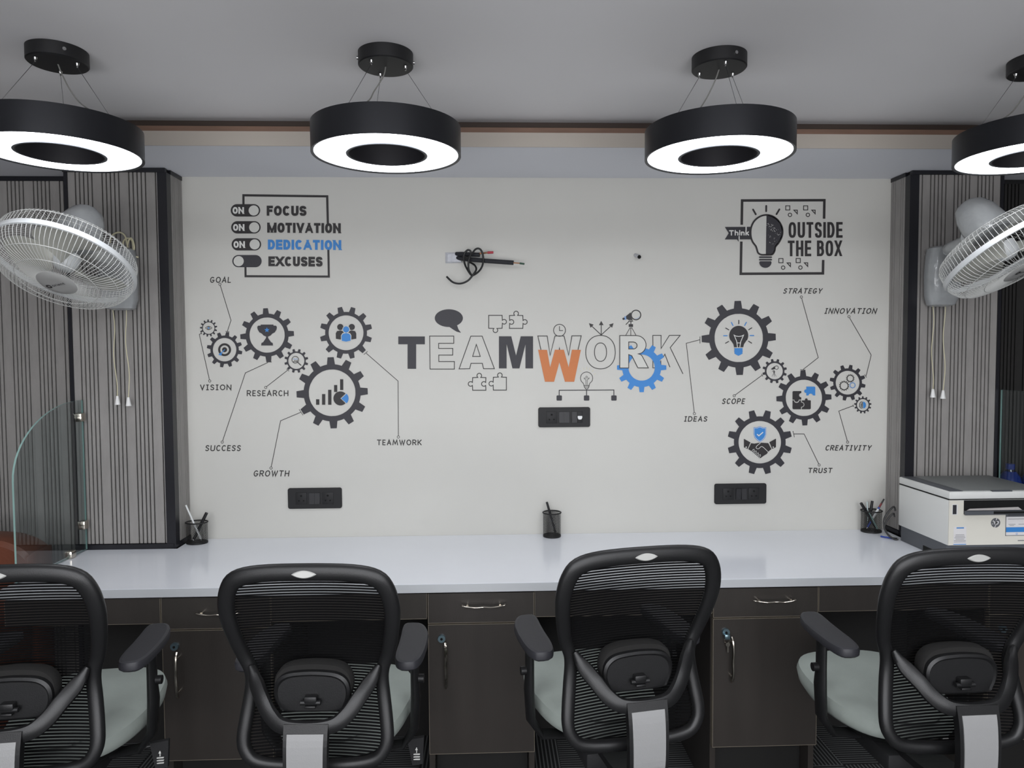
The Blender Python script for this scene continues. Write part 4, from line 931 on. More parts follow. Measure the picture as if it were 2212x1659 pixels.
# ---------------------------------------------------------------- office chairs
def yb(z): return -0.25 + 0.035 * math.exp(-((z - .70) / .12) ** 2) - 0.05 * max(0, (z - .75) / .25) ** 1.3
def make_chair():
    root = thing('office_chair', 'x', 'office chair', (0, 0, 0), 'black mesh office chairs along the desk')
    half = [(0, .973, .0195), (.10, .970, .0195), (.152, .957, .020), (.173, .930, .0195), (.182, .890, .0185), (.181, .85, .0175), (.173, .80, .0165), (.163, .76, .0155), (.152, .729, .015), (.149, .70, .015), (.153, .66, .0155), (.160, .61, .0155), (.163, .575, .0150), (.157, .550, .0145), (.137, .528, .0145), (.09, .518, .0145), (0, .515, .0145)]
    full = half + [(-x, z, r) for x, z, r in reversed(half[1:-1])]
    P = crom([(x, r, z) for x, z, r in full], 4, True)
    # rails with a flattened section lying in the back's surface
    rings = []; n = len(P); S = 14
    for i, p in enumerate(P):
        a = P[i - 1]; b = P[(i + 1) % n]; t = Vector((b.x - a.x, 0, b.z - a.z)).normalized(); nr = Vector((t.z, 0, -t.x))
        c = Vector((p.x, yb(p.z) - 0.0, p.z))
        rings.append([c + nr * (math.cos(2 * PI * j / S) * p.y) + Vector((0, 1, 0)) * (math.copysign(abs(math.sin(2 * PI * j / S)) ** .8, math.sin(2 * PI * j / S)) * 0.013) for j in range(S)])
    rings.append(rings[0]); MB().ring_loft(rings, True, False).build('back_frame', M['black'], root)
    # mesh cloth
    hp = sorted([(p.z, abs(p.x)) for p in crom([(x, 0, z) for x, z, r in half], 6)])
    rows = []; nz = 60
    for i in range(nz + 1):
        z = .517 + (.971 - .517) * i / nz
        xs = 0
        for (z0, x0), (z1, x1) in zip(hp[:-1], hp[1:]):
            if z0 <= z <= z1 and z1 > z0: xs = max(xs, x0 + (x1 - x0) * (z - z0) / (z1 - z0))
        rows.append([(xs * u, yb(z) + 0.006 + 0.018 * (1 - u * u) * 1.0, z) for u in [k / 6 - 1 for k in range(13)]])
    vs = [p for r in rows for p in r]
    MB().add(vs, [(i * 13 + j, i * 13 + j + 1, (i + 1) * 13 + j + 1, (i + 1) * 13 + j) for i in range(nz) for j in range(12)], True).build('backrest_mesh', M['net'], root)
    # badge lens
    bz = .9715; by = yb(bz) - 0.0125
    pts = [(-.027 + .054 * i / 14, .0085 * math.sin(PI * i / 14) ** .8 if 0 < i < 14 else 0) for i in range(15)]
    pts = pts + [(x, -z) for x, z in reversed(pts[1:-1])]
    mb = MB(); mb.ring_loft([[(x * 1, by + 0.002, bz + z) for x, z in pts], [(x, by - 0.001, bz + z) for x, z in pts], [(x * .85, by - 0.003, bz + z * .8) for x, z in pts]]); mb.build('badge', M['badge'], root)
    # yoke arms
    yk = [(-.144, yb(.735) - .012, .738), (-.130, yb(.71) - .03, .712), (-.108, yb(.69) - .055, .684), (-.085, yb(.66) - .068, .655), (-.055, yb(.64) - .076, .636), (0, yb(.63) - .078, .631)]
    yk = yk + [(-x, y, z) for x, y, z in reversed(yk[:-1])]
    path = crom(yk, 5); k = len(path)
    rr = []
    for i in range(k):
        u = abs(i / (k - 1) * 2 - 1); rr.append((0.0105, 0.0175 if u < .75 else 0.0175 - (u - .75) * 0.045))
    rings = []
    for i, p in enumerate(path):
        t = (path[min(i + 1, k - 1)] - path[max(i - 1, 0)]).normalized(); b = Vector((0, 1, 0)); b = (b - t * b.dot(t)).normalized(); a = t.cross(b)
        rings.append([p + a * (math.cos(2 * PI * j / 12) * rr[i][1]) + b * (math.copysign(abs(math.sin(2 * PI * j / 12)) ** .7, math.sin(2 * PI * j / 12)) * rr[i][0]) for j in range(12)])
    MB().ring_loft(rings).build('back_yoke', M['black'], root)
    # spine
    sp = [(-.312, .645), (-.322, .60), (-.326, .54), (-.322, .49), (-.30, .455), (-.255, .432), (-.18, .42), (-.08, .415)]
    sp = [(v.x, v.y) for v in crom([(a, b, 0) for a, b in sp], 4)]
    def ribbon(w0, w1, off, th, pts):
        rings = []
        for i, (y, z) in enumerate(pts):
            a = pts[max(i - 1, 0)]; b = pts[min(i + 1, len(pts) - 1)]; t = Vector((0, b[0] - a[0], b[1] - a[1])).normalized(); nr = Vector((0, -t.z, t.y))
            if nr.y > 0 and i < 10: nr = -nr
            if i >= 10 and nr.z > 0: nr = -nr
            hw = w0 + (w1 - w0) * i / (len(pts) - 1); c = Vector((0, y, z)) + nr * off
            rings.append([c + Vector((-hw, 0, 0)), c + Vector((hw, 0, 0)), c + Vector((hw, 0, 0)) - nr * th, c + Vector((-hw, 0, 0)) - nr * th])
        return MB().ring_loft(rings, smooth=False)
    ribbon(.048, .044, 0.0, .018, sp).build('spine', M['black'], root)
    ribbon(.0395, .036, .002, .004, sp[2:24]).build('spine_insert', M['grey'], root)
    # lumbar pad, hung on the back of the mesh
    ol = [(-.088, .700), (-.082, .728), (-.06, .746), (-.02, .752), (.02, .752), (.06, .746), (.082, .728), (.088, .700), (.080, .668), (.060, .652), (-.060, .652), (-.080, .668)]
    ol = [(v.x, v.y) for v in crom([(a, b, 0) for a, b in ol], 4, True)]
    cz = .70
    def lr(s, y): return [(x * s, y, cz + (z - cz) * s) for x, z in ol]
    yl = yb(.7)
    MB().ring_loft([lr(.97, yl - .004), lr(1.0, yl - .010), lr(1.0, yl - .030), lr(.96, yl - .036)]).build('lumbar_pad', M['lumb'], root)
    o3 = [(x, z) for x, z in ol]
    MB().ring_loft([[(x * .96, yl - .0361, .692 + (z - cz) * .90) for x, z in o3], [(x * .96, yl - .046, .692 + (z - cz) * .88) for x, z in o3], [(x * .90, yl - .050, .690 + (z - cz) * .82) for x, z in o3], [(x * .86, yl - .046, .688 + (z - cz) * .76) for x, z in o3]]).build('lumbar_shell', M['black'], root)
    MB().rbox(-.014, .014, yl - .062, yl - .044, .672, .688, .003).cyl((-.022, yl - .056, .673), (.022, yl - .056, .673), .0055, n=12).rbox(-.012, .012, yl - .064, yl - .05, .662, .668, .002).build('lumbar_knob', M['black'], root)
    # seat cushion
    def se(hx, y0, y1, z, e=.62, n=44, nar=.0):
        cy_ = (y0 + y1) / 2; hy = (y1 - y0) / 2; o = []
        for i in range(n):
            t = 2 * PI * i / n; c, s = math.cos(t), math.sin(t); yy = math.copysign(abs(s) ** e, s)
            o.append((hx * math.copysign(abs(c) ** e, c) * (1 - nar * max(0, -yy)), cy_ + hy * yy, z + (.012 * yy if z > .45 else 0)))
        return o
    MB().ring_loft([se(.125, -.06, .20, .435, nar=.2), se(.150, -.09, .25, .445, nar=.2), se(.170, -.115, .272, .470, nar=.18), se(.174, -.125, .28, .492, nar=.18), se(.169, -.12, .275, .508, nar=.18), se(.148, -.10, .25, .518, nar=.18), se(.10, -.12, .17, .516, nar=.15), se(.05, -.04, .08, .512)]).build('seat', M['seat'], root)
    MB().ring_loft([se(.10, -.06, .17, .42), se(.12, -.08, .19, .434)]).build('seat_pan', M['black'], root)
    # arms
    for s in (-1, 1):
        ax = s * .194; rings = []
        for z, q in ((.683, .78), (.689, .97), (.700, 1.0), (.707, .93), (.709, .75)):
            rings.append([(ax + s * .004 * (i * 0) + .037 * q * math.copysign(abs(math.cos(t)) ** .55, math.cos(t)), -.02 + (.128 - .037 + .037 * q) * math.copysign(abs(math.sin(t)) ** .62, math.sin(t)), z) for i, t in enumerate([2 * PI * j / 28 for j in range(28)])])
        pts = [rings]
        # slightly waisted, curved inward at the far end
        rings = [[(x - s * .018 * max(0, (y + .02) / .128) ** 2, y, z) for x, y, z in r] for r in rings]
        MB().ring_loft(rings).build('arm_pad', M['arm'], root)
        ar = MB().tube([(ax - s * .0, .0, .684), (ax, .0, .60), (ax + s * .002, .0, .55), (ax - s * .002, -.0, .47), (ax - s * .03, -.0, .425), (ax - s * .10, 0, .417)], [(.011, .022), (.011, .022), (.013, .026), (.012, .025), (.009, .024), (.008, .022)], 12, flat=(0, 1, 0)).build('arm_post', M['black'], root)
        MB().cyl((ax + s * .010, .0, .60), (ax + s * .024, 0, .60), .011, n=16).build('arm_button', M['black'], ar)
    # mechanism, lever with printed arrows
    MB().rbox(-.075, .075, -.11, .08, .372, .419, .008).build('tilt_mechanism', M['blackm'], root)
    MB().cyl((.07, .03, .40), (.17, .06, .398), .006, n=10).build('lever_rod', M['black'], root)
    lv = MB().add([(.165, .05, .408), (.208, .062, .408), (.204, .062, .335), (.178, .05, .338), (.165, .062, .408), (.208, .074, .408), (.204, .074, .335), (.178, .062, .338)], [(0, 1, 2, 3), (7, 6, 5, 4), (0, 4, 5, 1), (1, 5, 6, 2), (2, 6, 7, 3), (3, 7, 4, 0)]).build('lever', M['blackm'], root)
    mb = MB()
    for k in range(3): mb.box(.181, .198, .0515 + 0.0, .0555, .352 + k * .007, .354 + k * .007)
    mb.box(.1888, .1904, .050, .0555, .372, .384); mb.add([(.186, .0500, .380), (.193, .0500, .380), (.1896, .0500, .388)], [(0, 1, 2)])
    mb.build('lever_marks', M['print_w'], lv)
    # base
    MB().cyl((0, 0, .10), (0, 0, .24), .028, n=20).cyl((0, 0, .24), (0, 0, .375), .015, n=16).build('gas_column', M['black'], root)
    bs = MB()
    for k in range(5):
        a = 2 * PI * k / 5 + .3; c, s = math.cos(a), math.sin(a)
        bs.tube([(c * .02, s * .02, .115), (c * .15, s * .15, .103), (c * .285, s * .285, .078)], [(.022, .017), (.017, .013), (.013, .010)], 10, flat=(0, 0, 1))
    bs.lathe([(0.001, .092), (.036, .092), (.036, .13), (.03, .134), (0.001, .134)], 24); bs.build('star_base', M['black'], root)
    for k in range(5):
        a = 2 * PI * k / 5 + .3; c, s = math.cos(a), math.sin(a); X, Y = c * .278, s * .278
        cs = MB().cyl((X, Y, .052), (X, Y, .076), .006, n=8); u = Vector((-s, c, 0))
        for q in (-1, 1):
            p = Vector((X, Y, .027)); cs.cyl(p + u * q * .006, p + u * q * .022, .026, n=20)
        cs.build('caster', M['blackm'], root)
    return root
ch = make_chair()
CH = [(-1.049, -1.043, .096, .040, 'leftmost black mesh chair, cut by picture edge beside glass partition'), (-.388, -.998, -.03, .02, 'second black mesh chair from left, in front of the left gears'),
      (.296, -.968, .186, .036, 'third black mesh chair from left, turned, under the middle pen cup'), (1.064, -1.018, .032, .038, 'rightmost black mesh chair, in front of the printer')]
chairs = [ch] + [copy_tree(ch) for _ in CH[1:]]
for c, (x, y, rz, dz, lb) in zip(chairs, CH):
    c.location = (x, y, 0); c.rotation_euler = (0, 0, rz); c['label'] = lb
    for p in c.children:                                # gas lift set a little higher or lower per chair
        if not p.name.startswith(('star_base', 'caster', 'gas_column')): p.location.z += dz

# ---------------------------------------------------------------- switch plates
def plate(label, px0, px1, py0, py1, mods):
    a = at((px0 + px1) / 2, (py0 + py1) / 2, 1, 0); b0 = at(px0, (py0 + py1) / 2, 1, -.008).x; b1 = at(px1, (py0 + py1) / 2, 1, -.008).x
    hz = abs(at(px0, py0, 1, -.008).z - at(px0, py1, 1, -.008).z) / 2; cx_ = (b0 + b1) / 2; hw = (b1 - b0) / 2
    r = thing('switch_plate', label, 'switch plate', (cx_, 0, a.z))
    rc = .008; out = []
    for sx, sz, a0 in ((1, 1, 0), (-1, 1, 90), (-1, -1, 180), (1, -1, 270)):
        out += [(cx_ + sx * (hw - rc) + rc * math.cos(math.radians(a0 + t)), a.z + sz * (hz - rc) + rc * math.sin(math.radians(a0 + t))) for t in (0, 22, 45, 68, 90)]
    def rg(s, y): return [(cx_ + (x - cx_) * s, y, a.z + (z - a.z) * (1 - (1 - s) * 2.2)) for x, z in out]
    MB().ring_loft([rg(1, -.0005), rg(1, -.006), rg(.99, -.0085)], smooth=False).build('plate', M['socket'], r)
    for u, kind in mods:
        x = cx_ + u * hw; z = a.z
        if kind == 's':
            q = MB().rbox(x - .0215, x + .0215, -.0105, -.0085, z - .0235, z + .0235, .0009).build('socket', M['socket'], r)
            mb = MB()
            for dx, dz, rr_ in ((0, .011, .0040), (-.009, -.0085, .0030), (.009, -.0085, .0030)): mb.cyl((x + dx, -.0112, z + dz), (x + dx, -.0100, z + dz), rr_, n=14)
            mb.build('pin_hole', M['hole'], q)
        elif kind in 'ud':
            s = 1 if kind == 'd' else -1
            MB().add([(x - .0105, -.0085, z - .022), (x + .0105, -.0085, z - .022), (x + .0105, -.0085, z + .022), (x - .0105, -.0085, z + .022),
                      (x - .0102, -.0125 + -.002 * s, z - .0215), (x + .0102, -.0125 - .002 * s, z - .0215), (x + .0102, -.0125 + .002 * s, z + .0215), (x - .0102, -.0125 + .002 * s, z + .0215)],
                     [(0, 1, 5, 4), (1, 2, 6, 5), (2, 3, 7, 6), (3, 0, 4, 7), (4, 5, 6, 7)]).build('rocker', M['rocker'], r)
        elif kind == 'n':
            q = MB().rbox(x - .0105, x + .0105, -.0105, -.0085, z - .022, z + .022, .0008).build('data_port', M['socket'], r)
            MB().add([(x - .009, -.0112, z + .005), (x + .009, -.0112, z + .005), (x + .009, -.0112, z - .003), (x + .005, -.0112, z - .009), (x - .005, -.0112, z - .009), (x - .009, -.0112, z - .003)], [(0, 1, 2, 3, 4, 5)]).build('port_opening', M['penw'], q, label='white data socket')
    return r
plate('black switch plate with data port below the teamwork lettering', 1163, 1275, 879.5, 922.5, [(-.49, 's'), (-.11, 'd'), (.09, 'd'), (.385, 'd'), (.60, 'n')])
plate('black switch plate on lower left wall, two flush rockers', 621.5, 738, 1053.5, 1098, [(-.495, 's'), (-.10, 'd'), (.10, 'd'), (.49, 's')])
plate('black switch plate on lower right wall near printer', 1544, 1656, 1044, 1088, [(-.485, 's'), (-.09, 'u'), (.12, 'd'), (.50, 's')])

# ---------------------------------------------------------------- air conditioning stub and conduit stub
st = thing('pipe_stub', 'coiled black air conditioner pipes and wires poking from wall', 'pipe stub', tuple(at(990, 555, 1, 0)))
def Q(cx_, cy_, y=-.03): return at(920 + cx_ / 4.254, 510 + cy_ / 4.254, 1, y)
MB().add([Q(178, 150, -.002), Q(320, 150, -.002), Q(335, 245, -.002), Q(180, 250, -.002), Q(200, 170, -.012), Q(315, 160, -.022), Q(325, 236, -.022), Q(200, 236, -.010)], [(0, 1, 5, 4), (1, 2, 6, 5), (2, 3, 7, 6), (3, 0, 4, 7), (4, 5, 6, 7)]).build('tape_patch', M['tape'], st)
MB().tube([Q(280, 165, -.012), Q(330, 165, -.03), Q(495, 172, -.045)], .0085, 14).build('foam_sleeve', M['foam'], st)
MB().tube([Q(495, 160, -.045), Q(572, 152, -.05)], .0035, 10).build('copper_pipe', M['copper'], st)
MB().cyl(Q(568, 152, -.05), Q(620, 150, -.053), .0052, .0046, 12).build('red_cap', M['redcap'], st)
MB().tube([Q(290, 200, -.012), Q(350, 210, -.03), Q(560, 228, -.055), Q(805, 245, -.07)], .0088, 14).build('foam_sleeve', M['foam'], st)
MB().tube([Q(800, 245, -.07), Q(870, 250, -.072)], .0024, 10).build('copper_pipe', M['copper'], st)
MB().cyl(Q(862, 250, -.072), Q(906, 256, -.074), .0036, .0034, 12).build('green_cap', M['greencap'], st)
MB().tube(crom([Q(330, 200, -.02), Q(400, 190, -.06), Q(455, 122, -.075), Q(500, 122, -.078), Q(525, 180, -.078), Q(522, 260, -.07), Q(490, 320, -.06), Q(430, 360, -.05), Q(395, 330, -.045), Q(355, 250, -.06), Q(352, 170, -.07), Q(385, 128, -.07), Q(415, 150, -.068), Q(395, 220, -.07), Q(392, 300, -.065), Q(420, 362, -.055)], 7), .0038, 10).build('drain_cable', M['black'], st)
MB().tube(crom([Q(405, 240, -.02), Q(450, 270, -.04), Q(462, 310, -.055), Q(430, 360, -.06), Q(385, 410, -.06), Q(320, 436, -.055), Q(250, 425, -.05), Q(190, 372, -.045)], 6), .0038, 10).build('drain_cable', M['black'], st)
c2 = thing('conduit_stub', 'short white conduit stub with dark mouth right of the pipes', 'conduit', tuple(at(1376, 552, 1, 0)))
p0 = at(1373, 551, 1, -.0005); p1 = at(1381, 555, 1, -.045)
MB().cyl(p0, p1, .0075, .0075, 20, cap=False).build('tube', M['tape'], c2)
MB().cyl(p1 + Vector((0, .001, 0)), p1 + Vector((0, .0002, 0)), .0072, n=20).build('mouth', M['hole'], c2)

# ---------------------------------------------------------------- pen cups
def cup(label, px, py, rx, H, oval=1.0):
    b_ = at(px, py, 2, DZ)
    X, Y = b_.x, min(b_.y + rx * oval, -rx * oval - .004)
    r = thing('pen_cup', label, 'pen cup', (X, Y, DZ), 'black wire mesh pen cups')
    def ringpts(z, q=1.0, n=48): return [(X + rx * q * math.cos(2 * PI * i / n), Y + rx * oval * q * math.sin(2 * PI * i / n), z) for i in range(n)]
    MB().ring_loft([ringpts(DZ + .0005, .98), ringpts(DZ + .001), ringpts(DZ + .007)]).build('base', M['cup'], r)
    MB().tube(ringpts(DZ + H - .002), .0026, 8, closed=True).build('rim', M['cup'], r)
    mb = MB(); n = 44
    for sgn in (-1, 1):
        for k in range(n):
            pts = []
            for i in range(13):
                a = 2 * PI * k / n + sgn * 1.2 * i / 12; z = DZ + .005 + (H - .008) * i / 12
                pts.append(Vector((X + rx * .985 * math.cos(a), Y + rx * .985 * oval * math.sin(a), z)))
            hw = .00062; tz = Vector((0, 0, hw)); vs = []
            for p in pts:
                t = Vector((-(p.y - Y), p.x - X, 0)).normalized() * hw * sgn; vs += [p - t, p + t]
            mb.add(vs, [(2 * i, 2 * i + 1, 2 * i + 3, 2 * i + 2) for i in range(12)])
    mb.build('wire_mesh', M['cup'], r, kind='stuff', recalc=False)
    return X, Y
def pen(label, a, b_, r, parts, group=None, cat='pen', name='pen'):
    """parts: list of (t0, t1, radius factor, material, part name)"""
    a = Vector(a); b_ = Vector(b_); t = thing(name, label, cat, tuple(a), group)
    for t0, t1, q, m, nm in parts: MB().cyl(a + (b_ - a) * t0, a + (b_ - a) * t1, r * q, r * q * (0.9 if t1 > .95 else 1), 12).build(nm, M[m], t)
    return t
std = [(0, .06, .35, 'screw', 'tip'), (.06, .62, .85, 'pen', 'barrel'), (.62, 1, 1.05, 'pen', 'cap')]
# middle cup
X, Y = cup('middle pen cup on the worktop below the central switch plate', 1193.5, 1162, .0355, .098)
pen('black ballpoint pen leaning in the middle pen cup', (X + .016, Y + .002, DZ + .009), (X - .020, Y + .004, DZ + .137), .0048, std)
# left cup
X, Y = cup('left pen cup against the left column', 418.5, 1178, .0405, .084, .8)
pen('slim white pen sticking high out of left pen cup', (X + .018, Y - .004, DZ + .012), (X - .037, Y - .006, DZ + .150), .0036, [(0, .04, .4, 'screw', 'tip'), (.04, 1, 1, 'penw', 'barrel')])
pen('black marker leaning right in the left pen cup', (X - .016, Y + .004, DZ + .010), (X + .036, Y + .008, DZ + .116), .0062, [(0, .05, .4, 'penw', 'tip'), (.05, .6, .9, 'pen', 'barrel'), (.6, 1, 1.05, 'pen', 'cap')])
# right cup
X, Y = cup('right pen cup next to the printer cables', 1891.5, 1153, .0400, .088, .85)
pen('thick black marker leaning left in the right pen cup', (X + .022, Y, DZ + .012), (X - .046, Y - .004, DZ + .118), .0062, [(0, .05, .4, 'penw', 'tip'), (.05, .6, .9, 'pen', 'barrel'), (.6, 1, 1.0, 'pen', 'cap')])
pen('upright black marker in the right pen cup', (X - .010, Y + .006, DZ + .012), (X + .006, Y + .006, DZ + .124), .0055, std)
pen('red, white and blue pen leaning right in right pen cup', (X - .018, Y + .002, DZ + .012), (X + .052, Y + .002, DZ + .132), .0040, [(0, .05, .4, 'screw', 'tip'), (.05, .35, .9, 'penb', 'grip'), (.35, .66, 1.15, 'penw', 'barrel'), (.66, .72, 1, 'penb', 'band'), (.72, .85, .9, 'penr', 'band'), (.85, 1, .8, 'pen', 'end')])
pen('clear pen standing at the back of right pen cup', (X - .004, Y + .014, DZ + .012), (X - .010, Y + .016, DZ + .118), .0028, [(0, .05, .4, 'screw', 'tip'), (.05, 1, 1, 'penc', 'barrel')])
pen('green pen lying slanted in the right pen cup', (X + .018, Y - .016, DZ + .012), (X - .016, Y - .012, DZ + .080), .0032, [(0, .05, .4, 'screw', 'tip'), (.05, 1, 1, 'gedge', 'barrel')])

# ---------------------------------------------------------------- printer
prp = at(1958, 1150, 2, DZ)
PX0 = 1.577; PY1 = -.165; PWd = .355; PDp = .30
pr = thing('printer', 'white and grey laser printer on worktop\'s right end', 'printer', (PX0, PY1 - PDp, DZ))
PY0 = PY1 - PDp; PX1 = PX0 + PWd; zb = DZ; zc_ = DZ + .058; zt_ = DZ + .218; zz_ = DZ + .245
mb = MB(); mb.prism([(PX0 + .006, zb + .001), (PX0 + .006, zc_), (PX1 - .006, zc_), (PX1 - .006, zb + .001)], PY0 + .02, PY1 - .01, lambda x, z, y: (x, y, z)); mb.build('base', M['prd'], pr)
MB().box(PX0 + .0052, PX0 + .007, PY0 + .06, PY0 + .15, zb + .001, zb + .02).build('grip_recess', M['hole'], pr)
bd = MB().rbox(PX0, PX1, PY0 + .004, PY1, zc_, zt_ - .002, .004).build('body', M['prw'], pr)
MB().box(PX0 + .001, PX1 - .001, PY0 + .006, PY1 - .002, zt_ - .0018, zt_ + .0012).build('lid_gap', M['hole'], pr)
ld = MB().rbox(PX0, PX1, PY0, PY1, zt_ + .0014, zz_, .004).build('scanner_lid', M['prw'], pr)
MB().rbox(PX0 + .006, PX0 + .052, PY0 + .008, PY1 - .004, zz_ - .001, zz_ + .0018, .0008).build('control_panel', M['prd'], ld)
MB().rbox(PX0 + .054, PX1 - .006, PY0 + .012, PY1 - .004, zz_ - .001, zz_ + .0022, .001).build('lid_top', M['prg'], ld)
MB().box(PX0 + .15, PX0 + .22, PY0 - .0004, PY0 + .010, zz_ - .0008, zz_ + .0028).build('lid_grip', M['prd'], ld)
# front
fy = PY0 + .0035
MB().box(PX0 + .001, PX1 - .001, fy - .0015, fy + .001, zc_ + .002, zt_ - .004).build('front_panel', M['prf'], pr)
MB().box(PX0 + .052, PX1 - .012, fy - .004, fy - .0016, zt_ - .050, zt_ - .003).build('paper_slot', M['hole'], pr)
MB().box(PX0 + .052, PX1 - .012, fy - .012, fy - .0042, zt_ - .052, zt_ - .038).build('output_tray', M['prd'], pr)
MB().box(PX0 + .15, PX0 + .27, fy - .014, fy - .0121, zt_ - .048, zt_ - .040).build('tray_stop', M['hole'], pr)
MB().add([(PX0 + .055, fy - .0115, zt_ - .036), (PX0 + .25, fy - .0115, zt_ - .036), (PX0 + .24, fy - .0065, zt_ - .027), (PX0 + .07, fy - .0065, zt_ - .031)], [(0, 1, 2, 3)]).build('output_sheet', M['paper'], pr)
MB().box(PX0 + .012, PX0 + .030, fy - .0025, fy - .0016, zt_ - .052, zt_ - .016).build('display', M['penw'], pr)
MB().box(PX0 + .013, PX0 + .026, fy - .0032, fy - .0026, zt_ - .050, zt_ - .018).build('display_screen', M['print_d'], pr)
class FR(DM):
    def __init__(s, x, z, y): DM.__init__(s); s.x = x; s.z = z; s.y = y
    def P(s, p): return Vector((s.x + p[0], s.y, s.z - p[1]))
e = FR(PX0 + .165, zc_ + .078, fy - .0020); e.circ(0, 0, .0165); em = e.build('emblem', M['hp'], pr)
e = FR(PX0 + .165, zc_ + .078, fy - .0024); text(e, 'hp', -.0135, .0095, .006, .006, .0155, .0030, gap=.2, style='low', slant=.25)
e.line([(.0035, -.0165), (.0015, -.009)], .0026); e.line([(-.0005, .0095), (-.003, .0165)], .0026); e.build('emblem_letters', M['sticker'], em)
e = FR(PX0 + .018, zc_ + .060, fy - .0020); e.poly([(0, -.006), (.045, -.006), (.045, .056), (0, .056)]); stk = e.build('info_sticker', M['sticker'], pr)
e = FR(PX0 + .018, zc_ + .060, fy - .0024); e.poly([(.010, -.004), (.036, -.004), (.036, 0), (.010, 0)]); e.poly([(0, .0535), (.045, .0535), (.045, .056), (0, .056)]); e.build('blue_band', M['print_b'], stk)
e = FR(PX0 + .018, zc_ + .060, fy - .0024)
for i, w_ in enumerate((.030, .034, .038, .030, .042, .042)): e.poly([(.0225 - w_ / 2, .021 + i * .005), (.0225 + w_ / 2, .021 + i * .005), (.0225 + w_ / 2, .0225 + i * .005), (.0225 - w_ / 2, .0225 + i * .005)])
e.build('fine_print', M['print_g'], stk)
e = FR(PX0 + .200, zc_ + .112, fy - .0020); e.poly([(0, 0), (.15, 0), (.15, .080), (0, .080)]); stk = e.build('label_sheet', M['hp'], pr)
e = FR(PX0 + .200, zc_ + .112, fy - .0024); e.poly([(.002, .014), (.148, .014), (.148, .078), (.002, .078)]); e.build('label_body', M['sticker'], stk)
e = FR(PX0 + .200, zc_ + .112, fy - .0028); e.poly([(.002, .050), (.148, .050), (.148, .067), (.002, .067)]); e.ring(.04, .073, .0022, .0032, 16); e.build('blue_band', M['print_b'], stk)
e = FR(PX0 + .200, zc_ + .112, fy - .0028); e.line([(.008, .0215), (.075, .0215)], .0012); e.line([(.01, .04), (.035, .04)], .001); e.line([(.045, .04), (.08, .04)], .001); e.line([(.014, .044), (.030, .044)], .001); e.line([(.008, .007), (.07, .007)], .003); e.build('fine_print', M['print_k'], stk)
e = FR(PX0 + .245, zc_ + .015, fy - .0020); e.line([(0, 0), (.05, 0)], .003); e.build('model_line', M['print_g'], pr)
piv = Vector((PX0, PY1, DZ)); pr.rotation_euler = (0, 0, 0)
# printer leads
cb = thing('printer_cable', 'black cables looping behind the printer at column foot', 'cable', (PX0 - .02, -.12, DZ))
def CP(px, py, y): return tuple(at(px, py, 1, y))
MB().tube(crom([(PX0 - .003, -.150, DZ + .11), (PX0 - .012, -.150, DZ + .125), (PX0 - .045, -.152, DZ + .085), (PX0 - .048, -.156, DZ + .045), (PX0 - .03, -.162, DZ + .012), (PX0 - .006, -.170, DZ + .006)], 7), .0034, 8).build('lead', M['black'], cb)
MB().tube(crom([(PX0 - .003, -.146, DZ + .085), (PX0 - .010, -.146, DZ + .098), (PX0 - .036, -.145, DZ + .065), (PX0 - .04, -.150, DZ + .03), (PX0 - .02, -.172, DZ + .006), (PX0 - .006, -.180, DZ + .006)], 7), .0030, 8).build('lead', M['black'], cb)
MB().tube(crom([(PX0 - .045, -.125, DZ + .004), (PX0 - .034, -.138, DZ + .004), (PX0 - .02, -.150, DZ + .004), (PX0 - .006, -.160, DZ + .004)], 6), .0032, 8).build('lead', M['penb'], cb, label='blue network lead')

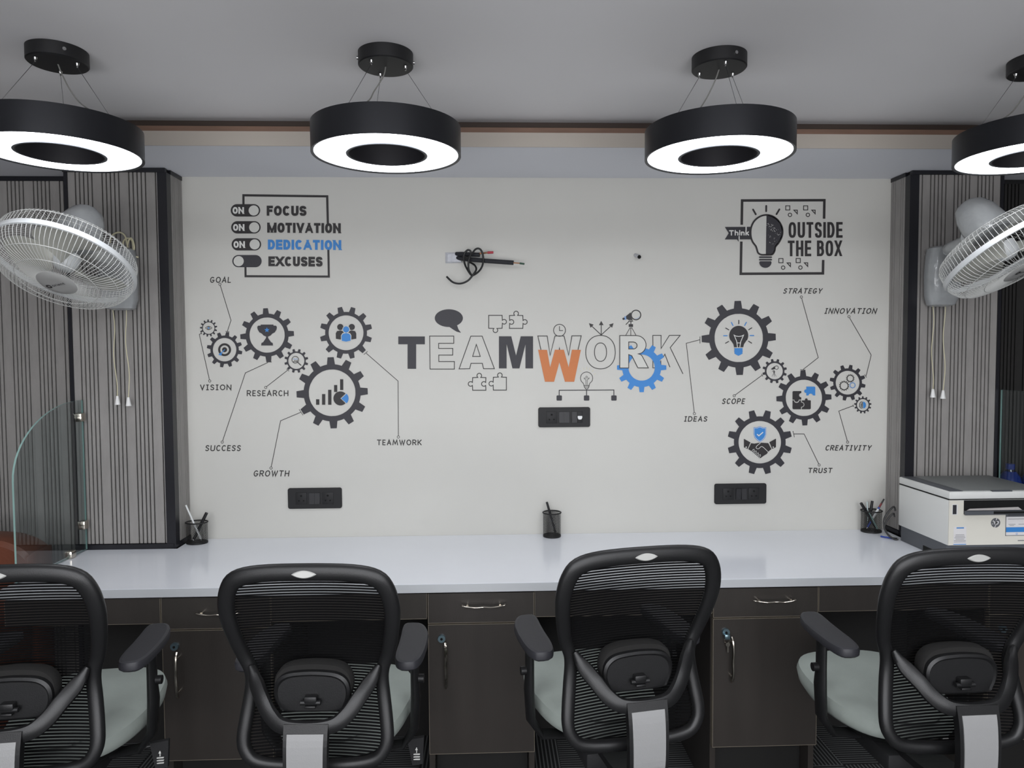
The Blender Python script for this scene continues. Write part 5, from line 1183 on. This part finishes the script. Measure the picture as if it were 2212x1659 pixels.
# ---------------------------------------------------------------- bottles behind the right glass, brown armchair at left
def bottle(label, x, y):
    r = thing('water_bottle', label, 'bottle', (x, y, DZ), 'blue topped bottles behind the glass')
    c = (x, y, DZ)
    MB().lathe([(.001, .0005), (.036, .0005), (.040, .006), (.040, .07), (.037, .075), (.040, .08), (.040, .17), (.034, .20), (.018, .235), (.014, .262)], 28, c).build('body', M['bottle'], r)
    MB().lathe([(.0405, .165), (.0412, .170), (.0412, .200), (.035, .222), (.0205, .242), (.0200, .242)], 28, c).build('sleeve', M['blue'], r)
    MB().lathe([(.0165, .250), (.0165, .272), (.001, .272)], 20, c).build('cap', M['blue'], r)
    MB().box(x - .012, x + .012, y - .0425, y - .0414, DZ + .185, DZ + .198).build('label', M['sticker'], r)
    return r
bx = at(2180, 1000, 1, -.05).x
bottle('clear bottle with blue sleeve, nearer the right column', max(XR1 + .055, bx), -.055)
bottle('clear bottle with blue sleeve, at the right picture edge', max(XR1 + .055, bx) + .09, -.065)
ac = thing('leather_armchair', 'brown leather armchair behind the left glass partition', 'armchair', (-1.95, -.30, 0))
def rsq(x0, x1, y0, y1, z, e=.5, n=28):
    return [((x0 + x1) / 2 + (x1 - x0) / 2 * math.copysign(abs(math.cos(t)) ** e, math.cos(t)), (y0 + y1) / 2 + (y1 - y0) / 2 * math.copysign(abs(math.sin(t)) ** e, math.sin(t)), z) for t in [2 * PI * i / n for i in range(n)]]
ax1 = at(92, 1180, 1, -.30).x; ax0 = ax1 - .55
aTop = at(40, 1153, 1, -.30).z
ak = MB(); pts = []
prof = [(ax0, .15), (ax0, aTop - .09), (ax0 + .03, aTop - .03), (ax0 + .12, aTop), (ax1 - .16, aTop), (ax1 - .06, aTop - .022), (ax1 - .01, aTop - .06), (ax1, aTop - .11), (ax1 - .005, .15)]
pf = [(v.x, v.y) for v in crom([(a, b, 0) for a, b in prof], 4)]
cxm = sum(p[0] for p in pf) / len(pf); czm = .5
ak.ring_loft([[(cxm + (x - cxm) * s, y, czm + (z - czm) * s) for x, z in pf] for y, s in ((-.36, .94), (-.35, .985), (-.33, 1), (-.26, 1), (-.24, .985), (-.23, .94))]); ak.build('backrest', M['leather'], ac)
MB().rbox(ax0 + .02, ax1 - .02, -.80, -.362, .30, .44, .03, 3).build('seat', M['leather'], ac)
for s in (ax0, ax1 - .07): MB().rbox(s, s + .07, -.78, -.362, .30, .62, .025, 3).build('armrest', M['leather'], ac)
for x in (ax0 + .05, ax1 - .05):
    for y in (-.75, -.30): MB().cyl((x, y, 0.0005), (x, y, .30 if y < -.5 else .16), .014, .018, 14).build('leg', M['black'], ac)
